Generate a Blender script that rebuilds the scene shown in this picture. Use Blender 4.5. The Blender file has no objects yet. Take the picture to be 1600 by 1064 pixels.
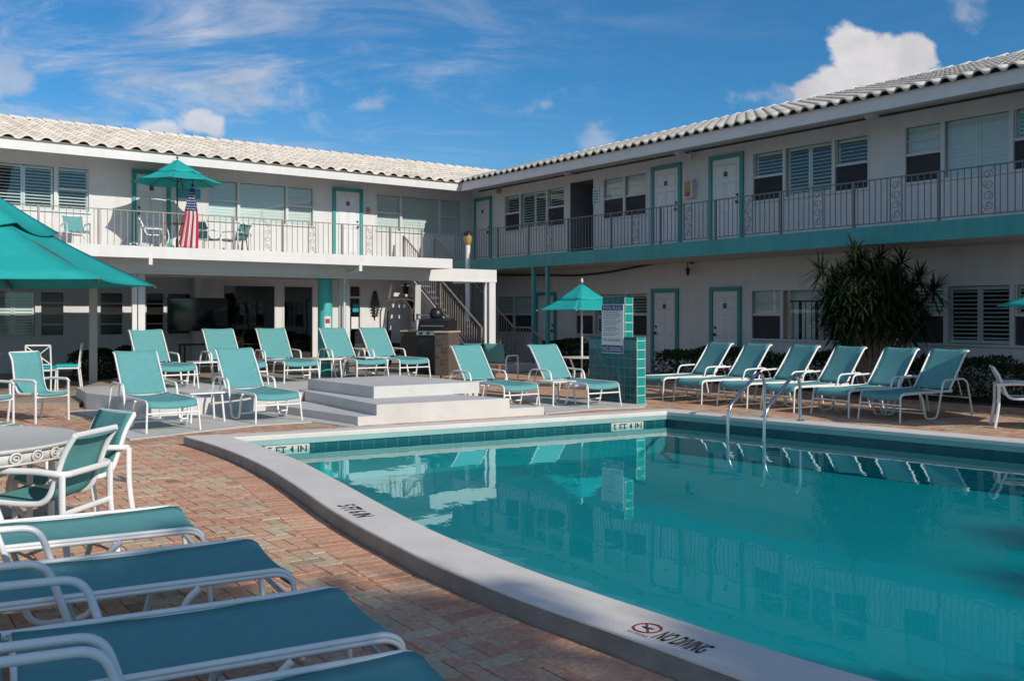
import bpy, bmesh, math, random
from mathutils import Vector, Matrix
random.seed(11)
PI = math.pi
S = bpy.context.scene
COL = S.collection
EYE = 1.5
F = 1500.0          # focal length in photo pixels (photo is 1600 wide, horizon at row 490)

# ------------------------------------------------------------------ measuring helpers
def gp(u, v, z=0.0):
    Y = F*(EYE-z)/(v-490.0)
    return Vector(((u-800)/F*Y, Y, z))
def at(u, Y, z=0.0):
    return Vector(((u-800)/F*Y, Y, z))

class Frame:
    """a facade: s along the wall, o out of the wall towards the courtyard, z up"""
    def __init__(self, O, d, n):
        self.O = Vector(O); self.d = Vector(d); self.n = Vector(n)
    def P(self, s, o, z):
        q = self.O + self.d*s + self.n*o
        return Vector((q.x, q.y, z))
    def s(self, u, o=0.0):
        k = (u-800)/F
        q = self.O + self.n*o
        return (k*q.y-q.x)/(self.d.x-k*self.d.y)
    def Y(self, u, o=0.0):
        return self.P(self.s(u, o), o, 0).y
    def z(self, u, v, o=0.0):
        return EYE-(v-490)/F*self.Y(u, o)
CORNER = (-1.28, 31.06, 0)
RW = Frame(CORNER, (.581, -.814, 0), (-.814, -.581, 0))
LW = Frame(CORNER, (-.793, -.610, 0), (.610, -.793, 0))

# ------------------------------------------------------------------ materials
MATS = {}
def nodes_of(m):
    m.use_nodes = True
    nt = m.node_tree
    return nt, nt.nodes, nt.links
def mat(name, col, rough=.6, var=.08, scale=6.0, bump=0.0, bscale=60.0, metal=0.0, spec=.5, transl=0.0, stain=0.0, coat=0.0, weave=0.0, streak=0.0):
    m = bpy.data.materials.new(name); MATS[name] = m
    nt, N, L = nodes_of(m)
    b = N['Principled BSDF']
    b.inputs['Roughness'].default_value = rough
    b.inputs['Metallic'].default_value = metal
    b.inputs['Specular IOR Level'].default_value = spec
    if coat: b.inputs['Coat Weight'].default_value = coat
    tc = N.new('ShaderNodeTexCoord')
    nz = N.new('ShaderNodeTexNoise'); nz.inputs['Scale'].default_value = scale; nz.inputs['Detail'].default_value = 6; nz.inputs['Roughness'].default_value = .6
    L.new(tc.outputs['Object'], nz.inputs['Vector'])
    r = N.new('ShaderNodeValToRGB')
    c = col
    r.color_ramp.elements[0].position = .3; r.color_ramp.elements[1].position = .7
    r.color_ramp.elements[0].color = (c[0]*(1-var), c[1]*(1-var), c[2]*(1-var), 1)
    r.color_ramp.elements[1].color = (min(1,c[0]*(1+var)), min(1,c[1]*(1+var)), min(1,c[2]*(1+var)), 1)
    L.new(nz.outputs['Fac'], r.inputs['Fac'])
    out = r.outputs['Color']
    if stain:
        n2 = N.new('ShaderNodeTexNoise'); n2.inputs['Scale'].default_value = 1.1; n2.inputs['Detail'].default_value = 9; n2.inputs['Roughness'].default_value = .7
        L.new(tc.outputs['Object'], n2.inputs['Vector'])
        r2 = N.new('ShaderNodeValToRGB'); r2.color_ramp.elements[0].position = .38; r2.color_ramp.elements[1].position = .62
        r2.color_ramp.elements[0].color = (1-stain, 1-stain, 1-stain*1.15, 1); r2.color_ramp.elements[1].color = (1,1,1,1)
        L.new(n2.outputs['Fac'], r2.inputs['Fac'])
        mx = N.new('ShaderNodeMixRGB'); mx.blend_type = 'MULTIPLY'; mx.inputs['Fac'].default_value = 1
        L.new(out, mx.inputs['Color1']); L.new(r2.outputs['Color'], mx.inputs['Color2']); out = mx.outputs['Color']
    if streak:      # run-down dirt: noise drawn out vertically
        mp = N.new('ShaderNodeMapping'); mp.inputs['Scale'].default_value = (5, 5, .35); L.new(tc.outputs['Object'], mp.inputs['Vector'])
        n4 = N.new('ShaderNodeTexNoise'); n4.inputs['Scale'].default_value = 1; n4.inputs['Detail'].default_value = 8; n4.inputs['Roughness'].default_value = .65
        L.new(mp.outputs[0], n4.inputs['Vector'])
        r4 = N.new('ShaderNodeValToRGB'); r4.color_ramp.elements[0].position = .40; r4.color_ramp.elements[1].position = .56
        r4.color_ramp.elements[0].color = (1-streak, 1-streak*1.05, 1-streak*1.2, 1); r4.color_ramp.elements[1].color = (1,1,1,1)
        L.new(n4.outputs['Fac'], r4.inputs['Fac'])
        mx = N.new('ShaderNodeMixRGB'); mx.blend_type = 'MULTIPLY'; mx.inputs['Fac'].default_value = 1
        L.new(out, mx.inputs['Color1']); L.new(r4.outputs['Color'], mx.inputs['Color2']); out = mx.outputs['Color']
    L.new(out, b.inputs['Base Color'])
    if weave:
        w = N.new('ShaderNodeTexWave'); w.inputs['Scale'].default_value = weave; w.inputs['Distortion'].default_value = .4
        L.new(tc.outputs['Object'], w.inputs['Vector'])
        w2 = N.new('ShaderNodeTexWave'); w2.bands_direction = 'Y'; w2.inputs['Scale'].default_value = weave; w2.inputs['Distortion'].default_value = .4
        L.new(tc.outputs['Object'], w2.inputs['Vector'])
        ad = N.new('ShaderNodeMath'); ad.operation = 'ADD'; L.new(w.outputs['Fac'], ad.inputs[0]); L.new(w2.outputs['Fac'], ad.inputs[1])
        bp = N.new('ShaderNodeBump'); bp.inputs['Strength'].default_value = .25; bp.inputs['Distance'].default_value = .002
        L.new(ad.outputs[0], bp.inputs['Height']); L.new(bp.outputs['Normal'], b.inputs['Normal'])
    elif bump:
        nb = N.new('ShaderNodeTexNoise'); nb.inputs['Scale'].default_value = bscale; nb.inputs['Detail'].default_value = 5
        L.new(tc.outputs['Object'], nb.inputs['Vector'])
        bp = N.new('ShaderNodeBump'); bp.inputs['Strength'].default_value = bump; bp.inputs['Distance'].default_value = .01
        L.new(nb.outputs['Fac'], bp.inputs['Height']); L.new(bp.outputs['Normal'], b.inputs['Normal'])
    if transl:
        t = N.new('ShaderNodeBsdfTranslucent'); L.new(out, t.inputs['Color'])
        ms = N.new('ShaderNodeMixShader'); ms.inputs['Fac'].default_value = transl
        L.new(b.outputs[0], ms.inputs[1]); L.new(t.outputs[0], ms.inputs[2])
        L.new(ms.outputs[0], N['Material Output'].inputs['Surface'])
    return m

mat('stucco', (.70,.69,.68), .85, .03, 3, .5, 70, stain=.07, streak=.045)
mat('white_trim', (.70,.685,.67), .5, .03, 4, .1, 60, stain=.06, streak=.04)
mat('soffit', (.60,.585,.56), .8, .04, 4, .1, 40)
mat('teal_paint', (.045,.30,.285), .45, .08, 8, stain=.08)
mat('teal_slab', (.05,.33,.33), .55, .08, 5, .2, 70, stain=.12, streak=.12)
mat('door_white', (.72,.72,.73), .4, .02, 5)
mat('shutter_white', (.80,.81,.79), .45, .03, 8)
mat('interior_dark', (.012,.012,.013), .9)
mat('lobby_dark', (.13,.12,.10), .9, .6, 1.2)
mat('frame_alu', (.62,.62,.62), .4, .04, 8)
mat('screen_dark', (.03,.03,.035), .8)
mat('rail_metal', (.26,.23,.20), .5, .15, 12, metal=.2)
mat('rail_metal_shaded', (.16,.165,.17), .5, .15, 12, metal=.2)  # darker, bluer rail_metal: the right wing's shade put into the colour
mat('furniture_white', (.80,.79,.77), .35, .03, 10, coat=.2)
mat('sling', (.15,.42,.425), .75, .06, 14, transl=.22, weave=90, spec=.25)
mat('sling_dark', (.05,.29,.30), .75, .06, 14, transl=.15, weave=90, spec=.25)
mat('canvas', (.03,.47,.455), .8, .06, 7, transl=.28, bump=.15, bscale=200, spec=.2)
mat('pole_brown', (.10,.065,.045), .5, .2, 10)
mat('pole_white', (.78,.77,.74), .4, .03, 10)
mat('tile_roof', (.62,.58,.52), .8)
mat('coping_stone', (.73,.675,.62), .8, .05, 5, .35, 160, stain=.10)
mat('concrete_pale', (.58,.565,.545), .85, .06, 3, .3, 120, stain=.14)
mat('step_white', (.64,.625,.605), .75, .03, 4, .35, 90, stain=.10, streak=.03)
mat('step_tread', (.56,.55,.54), .8, .05, 6, .25, 120, stain=.12)
mat('patio_floor', (.36,.29,.23), .85, .12, 5, .3, 80, stain=.15)
mat('black_plastic', (.015,.015,.016), .35, .1, 10)
mat('screen_glass', (.008,.008,.010), .06, .02, 3, spec=.6)
mat('steel', (.62,.62,.63), .18, .05, 8, metal=1.0)
mat('dark_brown', (.09,.06,.045), .6, .2, 12)
mat('counter_stone', (.10,.078,.062), .7, .35, 30, .3, 60)
mat('counter_top', (.45,.36,.28), .5, .15, 20)
mat('sign_white', (.70,.71,.70), .5, .02, 10)
mat('sign_blue', (.02,.035,.16), .5, .05, 10)
mat('ink_black', (.012,.012,.014), .6, .1, 30)
mat('ink_grey', (.23,.25,.28), .6, .1, 30)
mat('ink_red', (.30,.02,.03), .6, .1, 30)
mat('sign_teal', (.02,.33,.36), .5, .05, 10)
mat('flag_red', (.62,.035,.07), .7, .06, 10, transl=.2)
mat('flag_white', (.80,.78,.76), .7, .03, 10, transl=.2)
mat('flag_blue', (.04,.055,.22), .7, .06, 10, transl=.2)
mat('amber', (.40,.27,.09), .4, .1, 10)
mat('fire_red', (.45,.05,.03), .4, .1, 10)
mat('cable_dark', (.05,.042,.035), .6, .1, 10)
mat('leaf_dark', (.028,.055,.016), .8, .45, 3, transl=.2, spec=.12)
mat('leaf_strap', (.028,.050,.018), .55, .45, 3, transl=.2, spec=.25)
mat('leaf_pale', (.06,.09,.027), .8, .3, 3, transl=.2, spec=.12)
mat('bark', (.20,.16,.12), .9, .3, 14, .6, 30)
mat('soil', (.05,.038,.03), .95, .3, 12, .5, 40)
mat('cushion_teal', (.0,.40,.42), .7, .05, 10)
mat('mat_tan', (.50,.34,.18), .8, .2, 20)
mat('terracotta', (.42,.16,.07), .8, .15, 20)
mat('stair_tread', (.10,.11,.13), .7, .2, 12)
mat('lattice_grey', (.42,.41,.40), .8, .1, 12)
mat('column_teal', (.06,.42,.39), .5, .05, 6, .12, 60)
mat('table_cast', (.66,.63,.60), .5, .06, 12, .3, 50)
mat('basin_plaster', (.002,.35,.38), .8, .05, 1.2)
mat('breezeway', (.20,.20,.21), .9, .06, 4)
mat('jal_glass', (.02,.018,.017), .15, .1, 5)

def schlick(N, L, bp, f0):
    """reflectance that is the same from both sides of a surface"""
    ge = N.new('ShaderNodeNewGeometry'); dt = N.new('ShaderNodeVectorMath'); dt.operation = 'DOT_PRODUCT'
    L.new(ge.outputs['Incoming'], dt.inputs[0]); L.new(bp.outputs['Normal'], dt.inputs[1])
    x = dt.outputs['Value']
    for op, b_ in (('ABSOLUTE', None), ('SUBTRACT', 'pre'), ('POWER', 5.0), ('MULTIPLY', 1-f0), ('ADD', f0)):
        q = N.new('ShaderNodeMath'); q.operation = op; q.use_clamp = op in ('SUBTRACT', 'ADD')
        if b_ == 'pre': q.inputs[0].default_value = 1.0; L.new(x, q.inputs[1])
        else:
            L.new(x, q.inputs[0])
            if b_ is not None: q.inputs[1].default_value = b_
        x = q.outputs[0]
    return x
def glass_mat(name, tint, mn, rough=.0):
    m = bpy.data.materials.new(name); MATS[name] = m
    nt, N, L = nodes_of(m)
    N.remove(N['Principled BSDF'])
    t = N.new('ShaderNodeBsdfTransparent'); t.inputs['Color'].default_value = (*tint, 1)
    g = N.new('ShaderNodeBsdfGlossy'); g.inputs['Roughness'].default_value = rough
    tc = N.new('ShaderNodeTexCoord'); nz = N.new('ShaderNodeTexNoise'); nz.inputs['Scale'].default_value = .9
    L.new(tc.outputs['Object'], nz.inputs['Vector'])
    bp = N.new('ShaderNodeBump'); bp.inputs['Strength'].default_value = .04; bp.inputs['Distance'].default_value = .05
    L.new(nz.outputs['Fac'], bp.inputs['Height']); L.new(bp.outputs['Normal'], g.inputs['Normal'])
    ms = N.new('ShaderNodeMixShader')
    L.new(schlick(N, L, bp, .04+mn), ms.inputs[0]); L.new(t.outputs[0], ms.inputs[1]); L.new(g.outputs[0], ms.inputs[2])
    L.new(ms.outputs[0], N['Material Output'].inputs['Surface'])
glass_mat('glass', (.90,.94,.93), .0)
glass_mat('glass_dark', (.55,.57,.55), .10)
# insect screen: a fine dark mesh one sees half through
def screen_mat():
    m = bpy.data.materials.new('insect_screen'); MATS['insect_screen'] = m
    nt, N, L = nodes_of(m)
    b = N['Principled BSDF']; b.inputs['Base Color'].default_value = (.05,.05,.055,1); b.inputs['Roughness'].default_value = .8
    t = N.new('ShaderNodeBsdfTransparent'); ms = N.new('ShaderNodeMixShader')
    tc = N.new('ShaderNodeTexCoord'); nz = N.new('ShaderNodeTexNoise'); nz.inputs['Scale'].default_value = 2.0
    L.new(tc.outputs['Object'], nz.inputs['Vector'])
    mr = N.new('ShaderNodeMapRange'); mr.inputs['To Min'].default_value = .5; mr.inputs['To Max'].default_value = .68
    L.new(nz.outputs['Fac'], mr.inputs['Value']); L.new(mr.outputs[0], ms.inputs[0])
    L.new(t.outputs[0], ms.inputs[1]); L.new(b.outputs[0], ms.inputs[2])
    L.new(ms.outputs[0], N['Material Output'].inputs['Surface'])
screen_mat()
def water_mat():
    m = bpy.data.materials.new('water'); MATS['water'] = m
    nt, N, L = nodes_of(m)
    N.remove(N['Principled BSDF'])
    t = N.new('ShaderNodeBsdfTransparent'); t.inputs['Color'].default_value = (.45,.88,.90,1)
    g = N.new('ShaderNodeBsdfGlossy'); g.inputs['Roughness'].default_value = 0.0; g.inputs['Color'].default_value = (.72,1,1,1)
    tc = N.new('ShaderNodeTexCoord')
    h = None
    for sc, st in ((1.3, .55), (4.5, .16), (14.0, .035)):
        mp = N.new('ShaderNodeMapping'); mp.inputs['Scale'].default_value = (sc, sc*.75, sc)
        mp.inputs['Rotation'].default_value = (0,0,.6)
        nz = N.new('ShaderNodeTexNoise'); nz.inputs['Scale'].default_value = 1; nz.inputs['Detail'].default_value = 1.5
        L.new(tc.outputs['Object'], mp.inputs['Vector']); L.new(mp.outputs[0], nz.inputs['Vector'])
        ml = N.new('ShaderNodeMath'); ml.operation = 'MULTIPLY'; ml.inputs[1].default_value = st
        L.new(nz.outputs['Fac'], ml.inputs[0])
        if h is None: h = ml.outputs[0]
        else:
            ad = N.new('ShaderNodeMath'); ad.operation = 'ADD'; L.new(h, ad.inputs[0]); L.new(ml.outputs[0], ad.inputs[1]); h = ad.outputs[0]
    bp = N.new('ShaderNodeBump'); bp.inputs['Strength'].default_value = .5; bp.inputs['Distance'].default_value = .010
    L.new(h, bp.inputs['Height']); L.new(bp.outputs['Normal'], g.inputs['Normal'])
    x = schlick(N, L, bp, .02)
    ms = N.new('ShaderNodeMixShader')
    L.new(x, ms.inputs[0]); L.new(t.outputs[0], ms.inputs[1]); L.new(g.outputs[0], ms.inputs[2])
    L.new(ms.outputs[0], N['Material Output'].inputs['Surface'])
water_mat()
# glazed square tiles with grout (box-mapped by object coordinates x = along, z = up)
def tile_mat(name, c1, c2, grout, tw, th, rough=.12, axis='xz', mort=.006):
    m = bpy.data.materials.new(name); MATS[name] = m
    nt, N, L = nodes_of(m); b = N['Principled BSDF']
    b.inputs['Roughness'].default_value = rough
    tc = N.new('ShaderNodeTexCoord'); sx = N.new('ShaderNodeSeparateXYZ'); cx = N.new('ShaderNodeCombineXYZ')
    L.new(tc.outputs['UV'], sx.inputs[0]); L.new(sx.outputs['X'], cx.inputs[0]); L.new(sx.outputs['Y'], cx.inputs[1])
    br = N.new('ShaderNodeTexBrick'); br.offset = 0; br.inputs['Scale'].default_value = 1
    br.inputs['Brick Width'].default_value = tw; br.inputs['Row Height'].default_value = th
    br.inputs['Mortar Size'].default_value = mort; br.inputs['Mortar Smooth'].default_value = .1
    br.inputs['Color1'].default_value = (*c1,1); br.inputs['Color2'].default_value = (*c2,1); br.inputs['Mortar'].default_value = (*grout,1)
    L.new(cx.outputs[0], br.inputs['Vector']); L.new(br.outputs['Color'], b.inputs['Base Color'])
    mr = N.new('ShaderNodeMapRange'); mr.inputs['To Min'].default_value = rough; mr.inputs['To Max'].default_value = .8
    L.new(br.outputs['Fac'], mr.inputs['Value']); L.new(mr.outputs[0], b.inputs['Roughness'])
    bp = N.new('ShaderNodeBump'); bp.invert = True; bp.inputs['Strength'].default_value = .4; bp.inputs['Distance'].default_value = .004
    L.new(br.outputs['Fac'], bp.inputs['Height']); L.new(bp.outputs['Normal'], b.inputs['Normal'])
tile_mat('pillar_shaded_tile', (.005,.075,.085), (.010,.105,.112), (.075,.235,.235), .15, .15)  # faces away from the sun: their shade put into tile and grout colour
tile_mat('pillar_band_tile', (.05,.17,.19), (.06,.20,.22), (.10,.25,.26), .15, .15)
tile_mat('pillar_lit_end_tile', (.01,.25,.23), (.016,.29,.27), (.62,.62,.46), .15, .15)  # lit copy of the same tile: sunlight put into tile and grout colour
tile_mat('block_wall_tile', (.43,.42,.40), (.50,.49,.47), (.24,.23,.22), .20, .10, .85)
tile_mat('pool_tile', (.006,.075,.085), (.010,.105,.115), (.035,.14,.14), .15, .15, .15)
mat('coping_band', (.24,.40,.39), .35, .08, 6)
mat('coping_side', (.36,.325,.30), .9, .15, 5, .7, 70, stain=.25)
mat('marker_tile', (.52,.52,.47), .3, .06, 20)
# roof tile: colour varies tile by tile (UV = tile column, course)
def roof_mat():
    m = MATS['tile_roof']; nt, N, L = nodes_of(m); b = N['Principled BSDF']
    for l in list(b.inputs['Base Color'].links): L.remove(l)
    uv = N.new('ShaderNodeUVMap'); fl = N.new('ShaderNodeVectorMath'); fl.operation = 'FLOOR'
    L.new(uv.outputs[0], fl.inputs[0])
    wn = N.new('ShaderNodeTexWhiteNoise'); wn.noise_dimensions = '2D'; L.new(fl.outputs[0], wn.inputs['Vector'])
    r = N.new('ShaderNodeValToRGB')
    r.color_ramp.elements[0].color = (.56,.505,.43,1); r.color_ramp.elements[1].color = (.72,.665,.585,1)
    L.new(wn.outputs['Value'], r.inputs['Fac'])
    tc = N.new('ShaderNodeTexCoord'); nz = N.new('ShaderNodeTexNoise'); nz.inputs['Scale'].default_value = 2.2; nz.inputs['Detail'].default_value = 9; nz.inputs['Roughness'].default_value = .75
    L.new(tc.outputs['Object'], nz.inputs['Vector'])
    r2 = N.new('ShaderNodeValToRGB'); r2.color_ramp.elements[0].position = .35; r2.color_ramp.elements[1].position = .6
    r2.color_ramp.elements[0].color = (.86,.84,.80,1); r2.color_ramp.elements[1].color = (1,1,1,1)
    L.new(nz.outputs['Fac'], r2.inputs['Fac'])
    mx = N.new('ShaderNodeMixRGB'); mx.blend_type = 'MULTIPLY'; mx.inputs['Fac'].default_value = 1
    L.new(r.outputs['Color'], mx.inputs['Color1']); L.new(r2.outputs['Color'], mx.inputs['Color2'])
    L.new(mx.outputs['Color'], b.inputs['Base Color'])
roof_mat()
# clay pavers: each brick carries a tone value
def paver_mat():
    m = bpy.data.materials.new('pavers'); MATS['pavers'] = m
    nt, N, L = nodes_of(m); b = N['Principled BSDF']; b.inputs['Roughness'].default_value = .9
    b.inputs['Specular IOR Level'].default_value = .2
    at_ = N.new('ShaderNodeAttribute'); at_.attribute_name = 'tone'
    r = N.new('ShaderNodeValToRGB'); r.color_ramp.interpolation = 'LINEAR'
    cr = r.color_ramp
    cols = [(0,(.32,.185,.14)),(.1,(.53,.28,.195)),(.3,(.66,.355,.235)),(.5,(.70,.42,.285)),(.62,(.69,.455,.315)),(.72,(.64,.43,.295)),(.82,(.68,.53,.365)),(.92,(.63,.50,.345)),(1,(.46,.37,.27))]
    while len(cr.elements) < len(cols): cr.elements.new(.5)
    for e, (p, c) in zip(cr.elements, cols): e.position = p; e.color = (*c, 1)
    L.new(at_.outputs['Fac'], r.inputs['Fac'])
    tc = N.new('ShaderNodeTexCoord')
    nz = N.new('ShaderNodeTexNoise'); nz.inputs['Scale'].default_value = 28; nz.inputs['Detail'].default_value = 8; nz.inputs['Roughness'].default_value = .75
    L.new(tc.outputs['Object'], nz.inputs['Vector'])
    r2 = N.new('ShaderNodeValToRGB'); r2.color_ramp.elements[0].position = .3; r2.color_ramp.elements[1].position = .7
    r2.color_ramp.elements[0].color = (.60,.58,.57,1); r2.color_ramp.elements[1].color = (1.2,1.2,1.2,1)
    L.new(nz.outputs['Fac'], r2.inputs['Fac'])
    n3 = N.new('ShaderNodeTexNoise'); n3.inputs['Scale'].default_value = .8; n3.inputs['Detail'].default_value = 6
    L.new(tc.outputs['Object'], n3.inputs['Vector'])
    r3 = N.new('ShaderNodeValToRGB'); r3.color_ramp.elements[0].position = .35; r3.color_ramp.elements[1].position = .65
    r3.color_ramp.elements[0].color = (.84,.83,.82,1); r3.color_ramp.elements[1].color = (1.05,1.05,1.05,1)
    L.new(n3.outputs['Fac'], r3.inputs['Fac'])
    o = r.outputs['Color']
    for rr in (r2, r3):
        mx = N.new('ShaderNodeMixRGB'); mx.blend_type = 'MULTIPLY'; mx.inputs['Fac'].default_value = 1
        L.new(o, mx.inputs['Color1']); L.new(rr.outputs['Color'], mx.inputs['Color2']); o = mx.outputs['Color']
    L.new(o, b.inputs['Base Color'])
    bp = N.new('ShaderNodeBump'); bp.inputs['Strength'].default_value = .5; bp.inputs['Distance'].default_value = .004
    L.new(nz.outputs['Fac'], bp.inputs['Height']); L.new(bp.outputs['Normal'], b.inputs['Normal'])
paver_mat()
mat('sand_joint', (.16,.125,.10), .95, .2, 20, .4, 80)

# ------------------------------------------------------------------ mesh builder
class MB:
    def __init__(self): self.v = []; self.f = []; self.m = []; self.sm = []; self.uv = {}
    def add(self, vs, fs, mi=0, smooth=False, uvs=None):
        b = len(self.v); self.v += [tuple(p) for p in vs]
        for i, f in enumerate(fs):
            if uvs: self.uv[len(self.f)] = uvs[i]
            self.f.append([b+j for j in f]); self.m.append(mi); self.sm.append(smooth)
        return self
    def hexa(self, p, mi=0):
        """8 points: bottom ring 0-3, top ring 4-7"""
        return self.add(p, [(3,2,1,0),(4,5,6,7),(0,1,5,4),(1,2,6,5),(2,3,7,6),(3,0,4,7)], mi)
    def box(self, x0,x1,y0,y1,z0,z1, mi=0, ch=0.0):
        if ch:
            return self.chbox(x0,x1,y0,y1,z0,z1,mi,ch)
        return self.hexa([(x0,y0,z0),(x1,y0,z0),(x1,y1,z0),(x0,y1,z0),(x0,y0,z1),(x1,y0,z1),(x1,y1,z1),(x0,y1,z1)], mi)
    def chbox(self, x0,x1,y0,y1,z0,z1, mi=0, c=.01):
        bm = bmesh.new(); bmesh.ops.create_cube(bm, size=1)
        for v in bm.verts: v.co = Vector(((x0+x1)/2+v.co.x*(x1-x0), (y0+y1)/2+v.co.y*(y1-y0), (z0+z1)/2+v.co.z*(z1-z0)))
        bmesh.ops.bevel(bm, geom=bm.edges[:], offset=c, segments=2, affect='EDGES', profile=.5)
        bm.verts.index_update()
        self.add([v.co[:] for v in bm.verts], [[v.index for v in f.verts] for f in bm.faces], mi); bm.free()
        return self
    def fbox(self, fr, s0,s1,o0,o1,z0,z1, mi=0):
        P = fr.P
        return self.hexa([P(s0,o0,z0),P(s1,o0,z0),P(s1,o1,z0),P(s0,o1,z0),P(s0,o0,z1),P(s1,o0,z1),P(s1,o1,z1),P(s0,o1,z1)], mi)
    def prism(self, poly, z0, z1, mi=0, mi_top=None):
        n = len(poly)
        vs = [(p[0],p[1],z0) for p in poly]+[(p[0],p[1],z1) for p in poly]
        self.add(vs, [[i,(i+1)%n,n+(i+1)%n,n+i] for i in range(n)], mi)
        self.add(vs, [list(range(n))[::-1]], mi); self.add(vs, [list(range(n,2*n))], mi if mi_top is None else mi_top)
        return self
    def tube(self, pts, r, n=8, mi=0, ry=None, up=None, closed=False, cap=True):
        """round (r) or oval (r sideways, ry along up) tube through the points"""
        pts = [Vector(p) for p in pts]; k = len(pts)
        rs = r if isinstance(r, (list, tuple)) else [r]*k
        ref = Vector(up) if up is not None else None
        T = []
        for i in range(k):
            a = pts[(i-1)%k] if (closed or i > 0) else pts[i]
            b = pts[(i+1)%k] if (closed or i < k-1) else pts[i]
            d = (b-a); T.append(d.normalized() if d.length > 1e-9 else Vector((0,0,1)))
        nrm = None; vs = []
        for i in range(k):
            t = T[i]
            if ref is not None: a = (ref - t*ref.dot(t))
            elif nrm is None:
                g = Vector((0,0,1)) if abs(t.z) < .9 else Vector((1,0,0)); a = g - t*g.dot(t)
            else: a = nrm - t*nrm.dot(t)
            if a.length < 1e-6: a = t.orthogonal()
            a.normalize(); nrm = a; bq = t.cross(a)
            for j in range(n):
                th = 2*PI*(j+.5)/n
                c, s_ = math.cos(th), math.sin(th)
                vs.append(pts[i] + a*(c*(ry if ry else rs[i])) + bq*(s_*rs[i]))
        fs = []
        for i in range(k if closed else k-1):
            i2 = (i+1)%k
            for j in range(n):
                j2 = (j+1)%n
                fs.append((i*n+j, i*n+j2, i2*n+j2, i2*n+j))
        self.add(vs, fs, mi, True)
        if cap and not closed:
            self.add(vs[:n], [list(range(n))[::-1]], mi); self.add(vs[-n:], [list(range(n))], mi)
        return self
    def lathe(self, prof, c=(0,0,0), n=24, mi=0, smooth=True, ph=0.0):
        vs = []; k = len(prof)
        for r, z in prof:
            for j in range(n):
                a = 2*PI*j/n+ph; vs.append((c[0]+r*math.cos(a), c[1]+r*math.sin(a), c[2]+z))
        fs = []
        for i in range(k-1):
            for j in range(n):
                fs.append((i*n+j, i*n+(j+1)%n, (i+1)*n+(j+1)%n, (i+1)*n+j))
        self.add(vs, fs, mi, smooth)
        self.add(vs[:n], [list(range(n))[::-1]], mi); self.add(vs[-n:], [list(range(n))], mi)
        return self
    def sheet(self, rows, th, mi=0, smooth=True):
        """a cloth grid of points rows[i][j] given a thickness th"""
        R = len(rows); Cn = len(rows[0])
        g = [[Vector(p) for p in r] for r in rows]
        def nr(i, j):
            a = g[min(i+1,R-1)][j]-g[max(i-1,0)][j]; b = g[i][min(j+1,Cn-1)]-g[i][max(j-1,0)]
            q = a.cross(b)
            return q.normalized() if q.length > 1e-12 else Vector((0,0,1))
        top = [g[i][j]+nr(i,j)*th/2 for i in range(R) for j in range(Cn)]
        bot = [g[i][j]-nr(i,j)*th/2 for i in range(R) for j in range(Cn)]
        N_ = R*Cn; fs = []
        for i in range(R-1):
            for j in range(Cn-1):
                q = (i*Cn+j, (i+1)*Cn+j, (i+1)*Cn+j+1, i*Cn+j+1)
                fs.append(q); fs.append(tuple(N_+x for x in q[::-1]))
        self.add(top+bot, fs, mi, smooth)
        ed = []
        br = [(0,j) for j in range(Cn)]+[(i,Cn-1) for i in range(1,R)]+[(R-1,j) for j in range(Cn-2,-1,-1)]+[(i,0) for i in range(R-2,0,-1)]
        for a, b in zip(br, br[1:]+br[:1]):
            x = a[0]*Cn+a[1]; y = b[0]*Cn+b[1]; ed.append((x, y, N_+y, N_+x))
        b0 = len(self.v)-2*N_
        for e in ed:
            self.f.append([b0+q for q in e]); self.m.append(mi); self.sm.append(False)
        return self
    def build(self, name, mats, parent=None, org=None, M=None):
        if isinstance(mats, str): mats = [mats]
        vs = self.v
        if M is not None: vs = [tuple(M @ Vector(p)) for p in vs]
        if org is not None: vs = [(p[0]-org[0], p[1]-org[1], p[2]-org[2]) for p in vs]
        me = bpy.data.meshes.new(name); me.from_pydata(vs, [], self.f); 
        for k in mats: me.materials.append(MATS[k])
        me.polygons.foreach_set('material_index', self.m)
        me.polygons.foreach_set('use_smooth', self.sm)
        if self.uv:
            ul = me.uv_layers.new(name='UVMap'); d = ul.data
            for pi, uvs in self.uv.items():
                for li, q in zip(me.polygons[pi].loop_indices, uvs): d[li].uv = q
        me.update()
        o = bpy.data.objects.new(name, me); COL.objects.link(o)
        if parent is not None: o.parent = parent
        return o

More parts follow.
